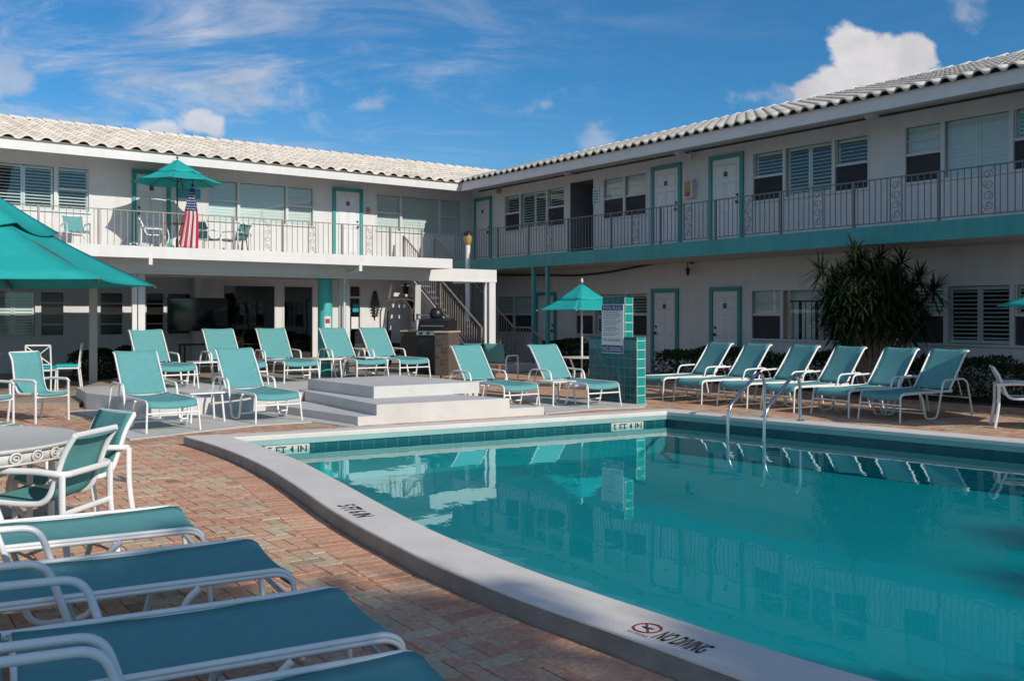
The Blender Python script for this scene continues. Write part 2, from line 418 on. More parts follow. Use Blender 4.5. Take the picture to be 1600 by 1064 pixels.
def tag(o, label=None, cat=None, group=None, kind=None):
    if label: o['label'] = label
    if cat: o['category'] = cat
    if group: o['group'] = group
    if kind: o['kind'] = kind
    return o
def thing(name, label, cat, loc=(0,0,0), rz=0.0, group=None):
    o = bpy.data.objects.new(name, None); COL.objects.link(o); o.empty_display_size = .2
    o.location = loc; o.rotation_euler = (0,0,rz)
    return tag(o, label, cat, group)
def solo(mb, name, mats, label, cat, org=(0,0,0), group=None):
    o = mb.build(name, mats, None, org); o.location = org
    return tag(o, label, cat, group)
def dup(root, loc, rz, label, group=None):
    r = root.copy(); COL.objects.link(r); r.location = loc; r.rotation_euler = (0,0,rz); r['label'] = label
    if group: r['group'] = group
    for ch in root.children:
        c = ch.copy(); COL.objects.link(c); c.parent = r
        for g in ch.children:
            d = g.copy(); COL.objects.link(d); d.parent = c
    return r
def text_mb(txt, w, h, ex, ey, org, mi=0, mb=None, off=0.0, fat=0.0):
    """lettering fitted into a w x h box, laid along ex / ey from org (lower left)"""
    cu = bpy.data.curves.new('lettering', 'FONT'); cu.body = txt; cu.size = 1; cu.offset = fat; cu.resolution_u = 3
    ob = bpy.data.objects.new('lettering', cu); COL.objects.link(ob)
    dg = bpy.context.evaluated_depsgraph_get(); me = bpy.data.meshes.new_from_object(ob.evaluated_get(dg))
    xs = [v.co.x for v in me.vertices]; ys = [v.co.y for v in me.vertices]
    x0, x1, y0, y1 = min(xs), max(xs), min(ys), max(ys)
    ex = Vector(ex).normalized(); ey = Vector(ey).normalized(); nz = ex.cross(ey).normalized(); org = Vector(org)
    mb = mb or MB()
    mb.add([org+ex*((v.co.x-x0)/(x1-x0)*w)+ey*((v.co.y-y0)/(y1-y0)*h)+nz*off for v in me.vertices], [list(p.vertices) for p in me.polygons], mi)
    bpy.data.objects.remove(ob); bpy.data.meshes.remove(me); bpy.data.curves.remove(cu)
    return mb
def arc(c, r, a0, a1, n, plane='xz', fix=0.0):
    out = []
    for i in range(n+1):
        a = math.radians(a0+(a1-a0)*i/n)
        if plane == 'xz': out.append((c[0]+r*math.cos(a), fix, c[1]+r*math.sin(a)))
        else: out.append((c[0]+r*math.cos(a), c[1]+r*math.sin(a), fix))
    return out
def smooth_path(pts, rad=.05, n=5):
    """round the corners of a polyline"""
    pts = [Vector(p) for p in pts]; out = [pts[0]]
    for i in range(1, len(pts)-1):
        a, b, c = pts[i-1], pts[i], pts[i+1]
        d1 = (a-b); d2 = (c-b); r = min(rad, d1.length*.48, d2.length*.48)
        p = b+d1.normalized()*r; q = b+d2.normalized()*r
        for k in range(n+1):
            t = k/n; out.append(p*(1-t)**2 + b*2*t*(1-t) + q*t*t)
    out.append(pts[-1]); return out
# ================================================================== GROUND, POOL
CZ = .11      # coping top
WZ = -.07     # water level
def V2(p): return (p[0], p[1])
def chaikin(pts, it=2):
    for _ in range(it):
        q = [pts[0]]
        for a, b in zip(pts, pts[1:]):
            q.append((a[0]*.75+b[0]*.25, a[1]*.75+b[1]*.25)); q.append((a[0]*.25+b[0]*.75, a[1]*.25+b[1]*.75))
        q.append(pts[-1]); pts = q
    return pts
def resample(pts, n):
    d = [0]
    for a, b in zip(pts, pts[1:]): d.append(d[-1]+math.hypot(b[0]-a[0], b[1]-a[1]))
    out = []; j = 0
    for i in range(n):
        t = d[-1]*i/(n-1)
        while j < len(d)-2 and d[j+1] < t: j += 1
        k = (t-d[j])/max(1e-9, d[j+1]-d[j]); a, b = pts[j], pts[j+1]
        out.append((a[0]+(b[0]-a[0])*k, a[1]+(b[1]-a[1])*k))
    return out
inner_px = [(366,683),(406,695),(463,715),(529,749),(582,778),(658,818),(700,837),(750,857.5),(800,877),(850,896),(950,930),(1100,978),(1176,1003),(1252,1026),(1328,1047),(1385,1063)]
outer_px = [(287,696),(330,709),(373,726),(417,748),(458,776),(485,796),(512,817),(560,847),(620,880),(662,904),(763,949),(825,975),(900,1003),(950,1022),(1025,1050)]
inner_near = [V2(gp(u,v,CZ)) for u,v in inner_px]+[(1.9,3.1),(2.6,2.6),(3.8,2.2),(5.5,2.2),(7.2,3.0),(8.4,4.6),(8.7,6.4),(8.0,8.0)]
outer_near = [V2(gp(u,v,0)) for u,v in outer_px]+[(1.05,3.45),(1.6,2.8),(2.4,2.2),(3.8,1.8),(5.6,1.8),(7.5,2.7),(8.8,4.4),(9.1,6.5),(8.4,8.3)]
P0 = V2(gp(366,683,CZ)); P1 = V2(gp(1042,642,CZ)); P2 = V2(gp(1600,690.5,CZ))
inner_near = resample(chaikin(inner_near), 90)
outer_near = resample(chaikin(outer_near), 90)
def unit(a, b):
    l = math.hypot(b[0]-a[0], b[1]-a[1]); return ((b[0]-a[0])/l, (b[1]-a[1])/l)
eF = unit(P0, P1); nF = (-eF[1], eF[0])           # far edge and its outward normal
eR = unit(P1, P2); nR_ = (-eR[1], eR[0])
if nR_[0] < 0: nR_ = (-nR_[0], -nR_[1])
CW = .30
def lerp2(a, b, t): return (a[0]+(b[0]-a[0])*t, a[1]+(b[1]-a[1])*t)
mit = (nF[0]+nR_[0], nF[1]+nR_[1]); ml = math.hypot(*mit); cs = (mit[0]*nF[0]+mit[1]*nF[1])/ml
P1o = (P1[0]+mit[0]/ml*CW/cs, P1[1]+mit[1]/ml*CW/cs)
P0o = (P0[0]+nF[0]*CW-eF[0]*.12, P0[1]+nF[1]*CW-eF[1]*.12); P2o = (P2[0]+nR_[0]*CW, P2[1]+nR_[1]*CW)
# loops run: near curve (left tip -> round the frame -> right side), right edge back to the far corner, far edge to the left tip
N1, N2 = 12, 16
inner = inner_near + [lerp2(P2, P1, i/N1) for i in range(N1)] + [lerp2(P1, P0, i/N2) for i in range(N2)]
outer = outer_near + [lerp2(P2o, P1o, i/N1) for i in range(N1)] + [lerp2(P1o, P0o, i/N2) for i in range(N2)] 
NL = len(inner)
# coping: a swept kerb with a rounded inner lip
mb = MB()
prof = []   # (t from outer 0 to inner 1, offset along, z)
rows = []
for a, b in zip(outer, inner):
    w = math.hypot(b[0]-a[0], b[1]-a[1]); d = ((b[0]-a[0])/w, (b[1]-a[1])/w)
    pr = [(0,-.03),(0,CZ-.012),(.004,CZ-.004),(.014,CZ),(w-.03,CZ),(w-.012,CZ-.004),(w,CZ-.016),(w,CZ-.055),(w-.004,CZ-.058),(w-.004,CZ-.118),(w-.024,CZ-.122)]
    rows.append([(a[0]+d[0]*q, a[1]+d[1]*q, z) for q, z in pr])
K = len(rows[0]); vs = [p for r in rows for p in r]; fs = []
for i in range(NL):
    i2 = (i+1)%NL
    for j in range(K-1): fs.append((i*K+j, i*K+j+1, i2*K+j+1, i2*K+j))
mb.add(vs, fs, 0, False)
for q_ in range(len(mb.f)): mb.m[q_] = 1 if q_ % (K-1) in (K-3, K-2) else 0
for q_ in range(len(mb.f)):
    if q_ % (K-1) == 0: mb.m[q_] = 2
cop = mb.build('pool_coping', ['coping_stone', 'coping_band', 'coping_side']); tag(cop, kind='structure')
# pool shell: tile band, then plaster walls and floor
mb = MB(); acc = 0
ins = []
for a, b in zip(outer, inner):
    w = math.hypot(b[0]-a[0], b[1]-a[1]); ins.append((b[0]-(b[0]-a[0])/w*.022, b[1]-(b[1]-a[1])/w*.022))
for i in range(NL):
    a, b = ins[i], ins[(i+1)%NL]; l = math.hypot(b[0]-a[0], b[1]-a[1])
    q = [(a[0],a[1],CZ-.115),(a[0],a[1],-.25),(b[0],b[1],-.25),(b[0],b[1],CZ-.115)]
    mb.add(q, [(0,1,2,3)], 0, False, [[(acc,.135),(acc,-.12),(acc+l,-.12),(acc+l,.135)]])
    q = [(a[0],a[1],-.25),(a[0],a[1],-.48),(b[0],b[1],-.48),(b[0],b[1],-.25)]
    mb.add(q, [(0,1,2,3)], 1)
    acc += l
mb.add([(p[0],p[1],-.48) for p in ins], [list(range(NL))[::-1]], 1)
tag(mb.build('pool_basin', ['pool_tile', 'basin_plaster']), kind='structure')
mb = MB(); mb.add([(p[0],p[1],WZ) for p in ins], [list(range(NL))[::-1]], 0)
wt = mb.build('water', 'water'); tag(wt, kind='structure')
for p in wt.data.polygons:
    if p.normal.z < 0: p.flip()
# the ground sheet (sand under the pavers) with a hole for the pool, out to the horizon
bm = bmesh.new()
ov = [bm.verts.new((p[0],p[1],-.008)) for p in outer]
for i in range(NL): bm.edges.new((ov[i], ov[(i+1)%NL]))
sq = [bm.verts.new((x*400,y*400,-.008)) for x,y in ((-1,-1),(1,-1),(1,1),(-1,1))]
for i in range(4): bm.edges.new((sq[i], sq[(i+1)%4]))
bmesh.ops.triangle_fill(bm, use_beauty=True, use_dissolve=False, edges=bm.edges[:])
me = bpy.data.meshes.new('ground'); bm.to_mesh(me); bm.free(); me.materials.append(MATS['sand_joint'])
g = bpy.data.objects.new('ground', me); COL.objects.link(g); tag(g, kind='structure')

# pavers: 90 degree herringbone squared to the building, with a soldier course round the coping
def inside(p, poly):
    x, y = p; c = False; n = len(poly); j = n-1
    for i in range(n):
        a, b = poly[i], poly[j]
        if (a[1] > y) != (b[1] > y) and x < (b[0]-a[0])*(y-a[1])/(b[1]-a[1])+a[0]: c = not c
        j = i
    return c
cen = (sum(p[0] for p in outer)/NL, sum(p[1] for p in outer)/NL)
BW = .27
def offs(poly, d):
    n = len(poly); out = []
    ar = sum(poly[i][0]*poly[(i+1)%n][1]-poly[(i+1)%n][0]*poly[i][1] for i in range(n))
    sg = 1 if ar > 0 else -1
    for i in range(n):
        a, b = poly[i-1], poly[(i+1)%n]; t = unit(a, b); out.append((poly[i][0]+sg*t[1]*d, poly[i][1]-sg*t[0]*d))
    return out
border = offs(outer, BW)
bl = offs(outer, BW-.12)[::2]
pv = []; pf = []; tone = []
def brick(c, ax, ay, lx, ly, z, tn, near):
    h = [(-lx/2,-ly/2),(lx/2,-ly/2),(lx/2,ly/2),(-lx/2,ly/2)]
    tx, ty = random.gauss(0,.006), random.gauss(0,.006)
    b = len(pv)
    ring = [(c[0]+ax[0]*p+ay[0]*q, c[1]+ax[1]*p+ay[1]*q, z+p*tx+q*ty) for p, q in h]
    if near:
        ci = .004
        h2 = [(-lx/2+ci,-ly/2+ci),(lx/2-ci,-ly/2+ci),(lx/2-ci,ly/2-ci),(-lx/2+ci,ly/2-ci)]
        pv.extend([(c[0]+ax[0]*p+ay[0]*q, c[1]+ax[1]*p+ay[1]*q, z+p*tx+q*ty) for p, q in h2])
        pv.extend([(x,y,zz-.003) for x,y,zz in ring]); pv.extend([(x,y,-.02) for x,y,zz in ring])
        pf.append((b,b+1,b+2,b+3))
        for k in range(4):
            k2 = (k+1)%4
            pf.append((b+4+k, b+4+k2, b+k2, b+k)); pf.append((b+8+k, b+8+k2, b+4+k2, b+4+k))
        tone.extend([tn]*9)
    else:
        pv.extend(ring); pf.append((b,b+1,b+2,b+3)); tone.append(tn)
def rtone():
    r = random.random()
    return min(1, max(0, random.gauss(.42,.14))) if r < .68 else min(1,max(0,random.gauss(.86,.08)))
dR = (.581,-.814); dN = (.814,.581); a_ = .102; o0 = (-3.0, 6.0)
for i in range(-150, 160):
    for j in range(-150, 190):
        m4 = (i-j) % 4
        if m4 not in (0, 3): continue
        cx, cy = (i+1.0, j+.5) if m4 == 0 else (i+.5, j+1.0)
        x = o0[0]+dR[0]*cx*a_+dN[0]*cy*a_; y = o0[1]+dR[1]*cx*a_+dN[1]*cy*a_
        if not (1.6 < y < 24.5) or abs(x) > .60*y+1.8: continue
        if inside((x,y), bl): continue
        gap = .005
        lx, ly = (2*a_-gap, a_-gap) if m4 == 0 else (a_-gap, 2*a_-gap)
        brick((x,y), dR, dN, lx, ly, random.gauss(0,.0010), rtone(), y < 11)
# soldier course
cl = outer+[outer[0]]
cum = [0]
for p, q in zip(cl, cl[1:]): cum.append(cum[-1]+math.hypot(q[0]-p[0], q[1]-p[1]))
nb = int(cum[-1]/.103); cb = resample(cl, nb+1); bo = resample(offs(outer, BW)+[offs(outer, BW)[0]], nb+1)
for i in range(nb):
    p, q = cb[i], cb[i+1]; t = unit(p, q); nn = (t[1], -t[0])
    m = lerp2(p, q, .5)
    if inside((m[0]+nn[0]*.1, m[1]+nn[1]*.1), outer): nn = (-nn[0], -nn[1])
    if m[1] < 1.6: continue
    c = (m[0]+nn[0]*(BW/2+.004), m[1]+nn[1]*(BW/2+.004))
    l = math.hypot(q[0]-p[0], q[1]-p[1])
    brick(c, t, nn, l*1.0-.003, BW-.006, .004+random.gauss(0,.0006), min(1,max(0,random.gauss(.42,.12))), m[1] < 11)
me = bpy.data.meshes.new('pavers'); me.from_pydata(pv, [], pf)
at_ = me.attributes.new('tone', 'FLOAT', 'FACE'); at_.data.foreach_set('value', tone)
me.materials.append(MATS['pavers']); me.update()
o = bpy.data.objects.new('paved_deck', me); COL.objects.link(o); tag(o, kind='structure')

# pale concrete under the loungers, raised pad, tan patio floor
mb = MB()
mb.prism([V2(gp(u,v)) for u,v in ((96,643),(118,645),(152,655),(170,672),(203,688),(300,676.5),(400,665.5),(487,660),(530,665),(556,666),(500,640),(410,634),(236,640),(180,640))], .0, .012)
mb.prism([V2(gp(u,v)) for u,v in ((806,619),(905,624),(1012,631.5),(1006,637),(930,640),(852,647),(846,640))], .0, .012)
tag(mb.build('concrete_apron', 'concrete_pale'), kind='structure')
PADZ = .25
LOWZ = .08
pad = [(-6.69,15.1), (-5.22,13.9), (-3.75,14.7), (-3.2,15.45), (-1.5,16.35), (-.6,16.9), (-1.35,18.5), (-2.4,19.6), (-5.6,18.2), (-7.4,16.3)]
mb = MB(); mb.prism(pad, .0, PADZ, 0, 1)
tag(mb.build('raised_pad', ['step_white', 'concrete_pale']), kind='structure')
floor_poly = [(-7.3,16.2), (-5.3,14.2), (-3.7,15.0), (-1.5,16.6), (-.6,17.1), (-1.45,18.6), (-1.5,21.6), (-2.6,27.0), V2(LW.P(2.9,.02,0)), V2(LW.P(8.6,.02,0)), (-7.6,17.6)]
mb = MB(); mb.prism(floor_poly, .0, PADZ-.004, 0)
low_poly = [(-6.9,15.3), (-7.5,17.6), V2(LW.P(8.7,.02,0)), V2(LW.P(16,.02,0)), (-14.5,13.6), (-9.2,15.2)]
mb.prism(low_poly, .0, LOWZ, 0)
tag(mb.build('patio_floor', 'patio_floor'), kind='structure')

# three-tier white step platform
def tier(A, B, D, rdir, z0, z1, name):
    """A front-left, B front-right, D back-left; right side goes back along rdir"""
    A, B, D = Vector(A[:2]), Vector(B[:2]), Vector(D[:2])
    e = (B-A).normalized(); n = Vector((-e.y, e.x)); dep = (D-A).dot(n)
    r = Vector(rdir).normalized(); C_ = B + r*(dep/max(.2, r.dot(n)))
    mb = MB(); poly = [V2(A), V2(B), V2(C_), V2(D)]
    mb.prism(poly, z0, z1, 0, 1)
    return mb
plat = thing('step_platform', 'three tier white painted step platform at the far edge of the pool', 'steps', (-1.2,14.2,0))
og = (-1.2,14.2,0)
A = gp(559,665); B = gp(850,648); D = gp(410,630,.12)
tier(A, B, D, (-.80,.60), 0, .12, '').build('step', ['step_white','step_tread'], plat, og)
e1_ = (B-A).normalized(); n1_ = Vector((-e1_.y, e1_.x, 0))
def on_front(p): return A+e1_*((p-A).dot(e1_))+n1_*.004
tier(on_front(gp(599,634.5,.27)), on_front(gp(814,625,.27)), gp(467,609,.27), (-.78,.62), .12, .27, '').build('step', ['step_white','step_tread'], plat, og)
A3 = gp(584,604,.44); D3 = gp(481,592,.44)
tier(A3, A3+Vector((1.50,.98,0)), D3, (-.66,.75), .27, .44, '').build('step', ['step_white','step_tread'], plat, og)
# ================================================================== MOTEL BUILDING
bld = thing('motel_building', 'white two-storey L-shaped motel with teal door frames and pale barrel tile roof', 'building', CORNER)
ORG = CORNER
FL2 = 3.08       # upper floor level
SL, SRt = 17.0, 27.0
holesL = []; holesR = []
def wall(fr, s0, s1, z0, z1, holes, mb):
    ss = sorted({s0, s1, *[h[0] for h in holes], *[h[1] for h in holes]})
    zs = sorted({z0, z1, *[h[2] for h in holes], *[h[3] for h in holes]})
    for a, b in zip(ss, ss[1:]):
        for c, d in zip(zs, zs[1:]):
            ms, mz = (a+b)/2, (c+d)/2
            if any(h[0] < ms < h[1] and h[2] < mz < h[3] for h in holes): continue
            q = [fr.P(a,0,c), fr.P(b,0,c), fr.P(b,0,d), fr.P(a,0,d)]
            if fr is LW: q = q[::-1]
            mb.add(q, [(0,1,2,3)], 0)

def louvres(mb, fr, s0, s1, z0, z1, o, pitch=.072, tilt=55, w=.072, st=.045, mid=False):
    """a plantation shutter panel: stiles, rails and tilted slats"""
    mb.fbox(fr, s0, s0+st, o-.014, o+.014, z0, z1); mb.fbox(fr, s1-st, s1, o-.014, o+.014, z0, z1)
    mb.fbox(fr, s0+st, s1-st, o-.012, o+.012, z0, z0+.06); mb.fbox(fr, s0+st, s1-st, o-.012, o+.012, z1-.06, z1)
    n = max(1, int((z1-z0-.12)/pitch)); c = math.cos(math.radians(tilt)); s_ = math.sin(math.radians(tilt))
    for i in range(n):
        z = z0+.06+(i+.5)*(z1-z0-.12)/n
        dz, do = w/2*s_, w/2*c; e = .004
        P = fr.P
        # slats lean so the room side is higher
        p = [P(s0+st,o+do,z-dz), P(s1-st,o+do,z-dz), P(s1-st,o-do,z+dz), P(s0+st,o-do,z+dz)]
        up = [q+Vector((0,0,e*2)) for q in p]
        mb.hexa(p+up)
def window(fr, holes, s0, s1, z0, z1, parts, tl=55):
    """one window opening: frame with sashes; parts = [(kind, fraction), ...] in s order"""
    if s0 > s1: s0, s1 = s1, s0
    holes.append((s0, s1, z0, z1))
    mb = MB(); D = -.45
    # dark room behind, light reveals
    P = fr.P
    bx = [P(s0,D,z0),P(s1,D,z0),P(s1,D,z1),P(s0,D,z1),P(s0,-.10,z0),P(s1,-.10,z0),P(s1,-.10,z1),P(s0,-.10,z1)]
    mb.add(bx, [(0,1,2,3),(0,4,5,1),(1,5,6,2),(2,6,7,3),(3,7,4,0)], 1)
    fo0, fo1 = -.10, .012; fw = .045
    mb.fbox(fr, s0, s1, fo0, fo1+.03, z0, z0+fw); mb.fbox(fr, s0, s1, fo0, fo1, z1-fw, z1)
    mb.fbox(fr, s0, s0+fw, fo0, fo1-.002, z0+fw, z1-fw); mb.fbox(fr, s1-fw, s1, fo0, fo1-.002, z0+fw, z1-fw)
    kids = []
    x = s0+fw; W = s1-s0-2*fw; tot = sum(q[1] for q in parts)
    for k, (kind, fr_) in enumerate(parts):
        x1 = x+W*fr_/tot
        a, b = x, x1
        if k < len(parts)-1:
            mb.fbox(fr, x1-.04, x1+.04, fo0, fo1+.004, z0+fw, z1-fw); b = x1-.04
        if k > 0: a = x+.04
        za, zb = z0+fw, z1-fw; zm = za+(zb-za)*.50
        g = MB(); sh = MB()
        if kind == 'hung':
            mb.fbox(fr, a, b, -.075, -.012, zm-.025, zm+.025)
            for (c0, c1, oo) in ((zm+.025, zb, -.045), (za, zm-.025, -.06)):
                mb.fbox(fr, a, a+.028, oo-.012, oo+.012, c0, c1); mb.fbox(fr, b-.028, b, oo-.012, oo+.012, c0, c1)
                g.fbox(fr, a+.028, b-.028, oo-.003, oo+.003, c0, c1)
            louvres(sh, fr, a+.01, b-.01, za+.01, zb-.01, -.105, tilt=tl)
            sc = MB(); sc.fbox(fr, a+.005, b-.005, -.034, -.030, za, zm-.025)
            if fr is RW: kids.append(('screen', sc, 'insect_screen'))
        elif kind == 'blind':
            mb.fbox(fr, a, b, -.075, -.012, zm-.025, zm+.025)
            mb.fbox(fr, a, b, -.060, -.030, (zm+zb)/2-.01, (zm+zb)/2+.01)
            g.fbox(fr, a, b, -.048, -.042, zm+.025, zb); g.fbox(fr, a, b, -.066, -.060, za, zm-.025)
            louvres(sh, fr, a+.01, b-.01, za+.01, zb-.01, -.095, tilt=80, w=.085)
            sc = MB(); sc.fbox(fr, a+.005, b-.005, -.034, -.030, za, zm-.025)
            if fr is RW: kids.append(('screen', sc, 'insect_screen'))
        elif kind in ('fix', 'fixc'):
            g.fbox(fr, a, b, -.048, -.042, za, zb)
            h = (a+b)/2; t2 = 80 if kind == 'fixc' else tl
            louvres(sh, fr, a+.01, h-.004, za+.01, zb-.01, -.085, tilt=t2, w=.085 if kind == 'fixc' else .072)
            louvres(sh, fr, h+.004, b-.01, za+.01, zb-.01, -.085, tilt=t2, w=.085 if kind == 'fixc' else .072)
        elif kind == 'jal':
            n = 4
            for i in range(1, n): 
                zz = za+(zb-za)*i/n; mb.fbox(fr, a, b, -.05, -.01, zz-.014, zz+.014)
            for i in range(n):
                g.fbox(fr, a, b, -.040, -.034, za+(zb-za)*i/n+.014, za+(zb-za)*(i+1)/n-.014)
        elif kind == 'curt':
            g.fbox(fr, a, b, -.048, -.042, za, zb)
            m = 14
            for i in range(m):
                q0 = a+(b-a)*i/m; q1 = a+(b-a)*(i+1)/m
                if i % 5 == 3: continue
                sh.fbox(fr, q0, q1-.006, -.22-(i%2)*.03, -.21-(i%2)*.03, za, zb-.25)
            sh.fbox(fr, a, b, -.235, -.205, zb-.22, zb)
        if g.v: kids.append(('pane', g, 'jal_glass' if kind == 'jal' else 'glass'))
        if sh.v: kids.append(('shutter' if kind != 'curt' else 'curtain', sh, 'shutter_white'))
        x = x1
    w = mb.build('window', ['frame_alu', 'interior_dark'], bld, ORG)
    for n_, k, m_ in kids: k.build(n_, m_, w, ORG)
    return w
DIG = {}
def door(fr, s0, s1, z0, z1, num=None, flip=False):
    """six-panel door in a broad teal frame, both proud of the wall"""
    if s0 > s1: s0, s1 = s1, s0
    fw = .10
    mb = MB()
    mb.fbox(fr, s0, s0+fw, -.02, .05, z0, z1); mb.fbox(fr, s1-fw, s1, -.02, .05, z0, z1)
    mb.fbox(fr, s0+fw, s1-fw, -.02, .048, z1-fw, z1)
    mb.fbox(fr, s0+fw, s1-fw, -.02, .046, z0, z0+.025)
    fo = mb.build('door_frame', 'teal_paint', bld, ORG)
    d = MB(); a, b = s0+fw+.004, s1-fw-.004; c, e = z0+.028, z1-fw-.004
    P = fr.P
    d.fbox(fr, a, b, -.01, .020, c, e)
    w = b-a; cols = [(a+w*.13, a+w*.46), (a+w*.54, a+w*.87)]
    rows = [(c+.17, c+.78), (c+.90, c+1.42), (c+1.54, e-.13)]
    for x0, x1 in cols:
        for r0, r1 in rows:
            q = [P(x0,.020,r0),P(x1,.020,r0),P(x1,.020,r1),P(x0,.020,r1)]
            i = .03
            q2 = [P(x0+i,.036,r0+i),P(x1-i,.036,r0+i),P(x1-i,.036,r1-i),P(x0+i,.036,r1-i)]
            d.add(q+q2, [(4,5,6,7),(0,1,5,4),(1,2,6,5),(2,3,7,6),(3,0,4,7)], 0)
            # sunk margin round the field
            mgl = .018
            for (u0,u1,v0,v1) in ((x0-mgl,x1+mgl,r0-mgl,r0),(x0-mgl,x1+mgl,r1,r1+mgl),(x0-mgl,x0,r0,r1),(x1,x1+mgl,r0,r1)):
                d.fbox(fr, u0,u1,.018,.029,v0,v1)
    do = d.build('door', 'door_white', bld, ORG)
    kx = (a+.07) if flip else (b-.07)
    k = MB(); k.lathe([(.0,-.03),(.02,-.03),(.02,0),(.035,.01),(.035,.035),(.0,.05)], (0,0,0), 12)
    k2 = MB(); k2.lathe([(.0,-.03),(.03,-.03),(.03,.01),(.0,.02)], (0,0,0), 12)
    M = Matrix.Translation(P(kx,.035,z0+.98)) @ Vector((0,0,1)).rotation_difference(fr.n).to_matrix().to_4x4()
    k.build('knob', 'black_plastic', do, ORG, M)
    M = Matrix.Translation(P(kx,.030,z0+1.14)) @ Vector((0,0,1)).rotation_difference(fr.n).to_matrix().to_4x4()
    k2.build('deadbolt', 'black_plastic', do, ORG, M)
    pz = z0+1.60; h = (a+b)/2
    pl = MB(); pl.fbox(fr, h-.075, h+.075, .019, .034, pz, pz+.105)
    for t in (-.03, .012):     # the two worn pale digits, too small to read
        pl.fbox(fr, h+t, h+t+.022, .0335, .0355, pz+.03, pz+.075, 1)
    pl.build('number_plate', ['ink_black', 'ink_grey'], do, ORG)
R_ = RW; s = RW.s; t = LW.s
ZT2, ZB2 = 5.13, 3.98      # upper window head / sill
ZT1, ZB1 = 2.05, .90
DT2, DT1 = 5.19, 2.12
# --- right wing, upper floor
door(RW, s(742), s(769), FL2, DT2)
window(RW, holesR, s(788), s(883), ZB2, ZT2, [('hung',.9),('fix',1.5),('hung',.9)], 26)
window(RW, holesR, s(942), s(1011), ZB2+.02, ZT2, [('blind',1),('blind',1)])
door(RW, s(1018.7), s(1065.5), FL2, DT2)
door(RW, s(1109), s(1162.5), FL2, DT2)
window(RW, holesR, s(1175), s(1359), ZB2, ZT2, [('hung',.92),('fix',1.35),('hung',.86)], 26)
window(RW, holesR, s(1412), s(1655), ZB2, ZT2, [('blind',.95),('fixc',1.6),('hung',.95)])
# --- right wing, ground floor
window(RW, holesR, s(776), s(832), ZB1, ZT1, [('hung',1),('blind',1)])
door(RW, s(838), s(870), .03, DT1)
window(RW, holesR, s(899), s(1013), ZB1, ZT1, [('blind',.9),('fix',1.5),('hung',.95)], 26)
door(RW, s(1018.7), s(1061), .03, DT1, flip=True)
door(RW, s(1110), s(1159), .03, DT1, flip=True)
window(RW, holesR, s(1173), s(1352), ZB1, ZT1, [('blind',.92),('curt',1.35),('hung',.9)])
window(RW, holesR, s(1414), s(1655), ZB1, ZT1, [('hung',.95),('fix',1.5),('hung',.9)], 18)
# breezeway opening with a dim passage behind it
bs0, bs1 = s(891), s(927)
holesR.append((bs0, bs1, FL2+.01, 5.16))
mb = MB(); P = RW.P; D = -1.3
q = [P(bs0,D,FL2+.01),P(bs1,D,FL2+.01),P(bs1,D,5.16),P(bs0,D,5.16),P(bs0,0,FL2+.01),P(bs1,0,FL2+.01),P(bs1,0,5.16),P(bs0,0,5.16)]
mb.add(q, [(0,1,2,3),(0,4,5,1),(1,5,6,2),(2,6,7,3),(3,7,4,0)], 0)
mb.build('passage', 'breezeway', bld, ORG)
# --- left wing, upper floor (t grows to the left)
window(LW, holesL, t(-60), t(142), ZB2, ZT2, [('hung',.78),('fix',1.45),('hung',.55)][::1], 24)
door(LW, t(206), t(266), FL2, DT2)
window(LW, holesL, t(323), t(491), ZB2, ZT2, [('blind',.9),('fixc',1.6),('blind',.95)])
door(LW, t(519), t(566), FL2, DT2, flip=True)
window(LW, holesL, t(587), t(721), ZB2, ZT2, [('blind',.9),('fixc',1.6),('blind',.95)])
# --- left wing, ground floor
window(LW, holesL, t(-70), t(58), .93, 2.06, [('fix',1.5),('fix',1)])
window(LW, holesL, t(61), t(102), .93, 2.06, [('jal',1)])
window(LW, holesL, t(154), t(194), .93, 2.06, [('jal',1)])
window(LW, holesL, t(226), t(258), .93, 2.06, [('jal',1)])
window(LW, holesL, t(260), t(300), .93, 2.06, [('jal',1)])
def glazed(u0, u1, z0, z1, mull=()):
    a, b = sorted((t(u0), t(u1))); holesL.append((a, b, z0, z1)); D = -1.6; P = LW.P
    mb = MB()
    q = [P(a,D,z0),P(b,D,z0),P(b,D,z1),P(a,D,z1),P(a,-.1,z0),P(b,-.1,z0),P(b,-.1,z1),P(a,-.1,z1)]
    mb.add(q, [(0,1,2,3),(0,4,5,1),(1,5,6,2),(2,6,7,3),(3,7,4,0)], 1)
    f = .06
    mb.fbox(LW, a, b, -.1, .015, z0, z0+f); mb.fbox(LW, a, b, -.1, .015, z1-f, z1)
    mb.fbox(LW, a, a+f, -.1, .012, z0+f, z1-f); mb.fbox(LW, b-f, b, -.1, .012, z0+f, z1-f)
    for zz in mull: mb.fbox(LW, a+f, b-f, -.09, .010, zz-.03, zz+.03)
    w = mb.build('glazed_door', ['frame_alu', 'lobby_dark'], bld, ORG)
    g = MB(); g.fbox(LW, a+f, b-f, -.05, -.042, z0+f, z1-f); g.build('pane', 'glass_dark', w, ORG)
    return w
glazed(346, 432, .04, 2.32)
glazed(441, 491, .04, 2.32)
gd = glazed(544, 565, .04, 2.36, (1.98,))
mb = MB(); a, b = sorted((t(550), t(561)))
mb.fbox(LW, a, b, -.040, -.036, 1.05, 1.40); mb.build('notice', 'sign_white', gd, ORG)
mb = MB(); a, b = sorted((t(552), t(561)))
mb.fbox(LW, a, b, -.040, -.036, 1.55, 1.78); mb.build('notice', 'sign_teal', gd, ORG)

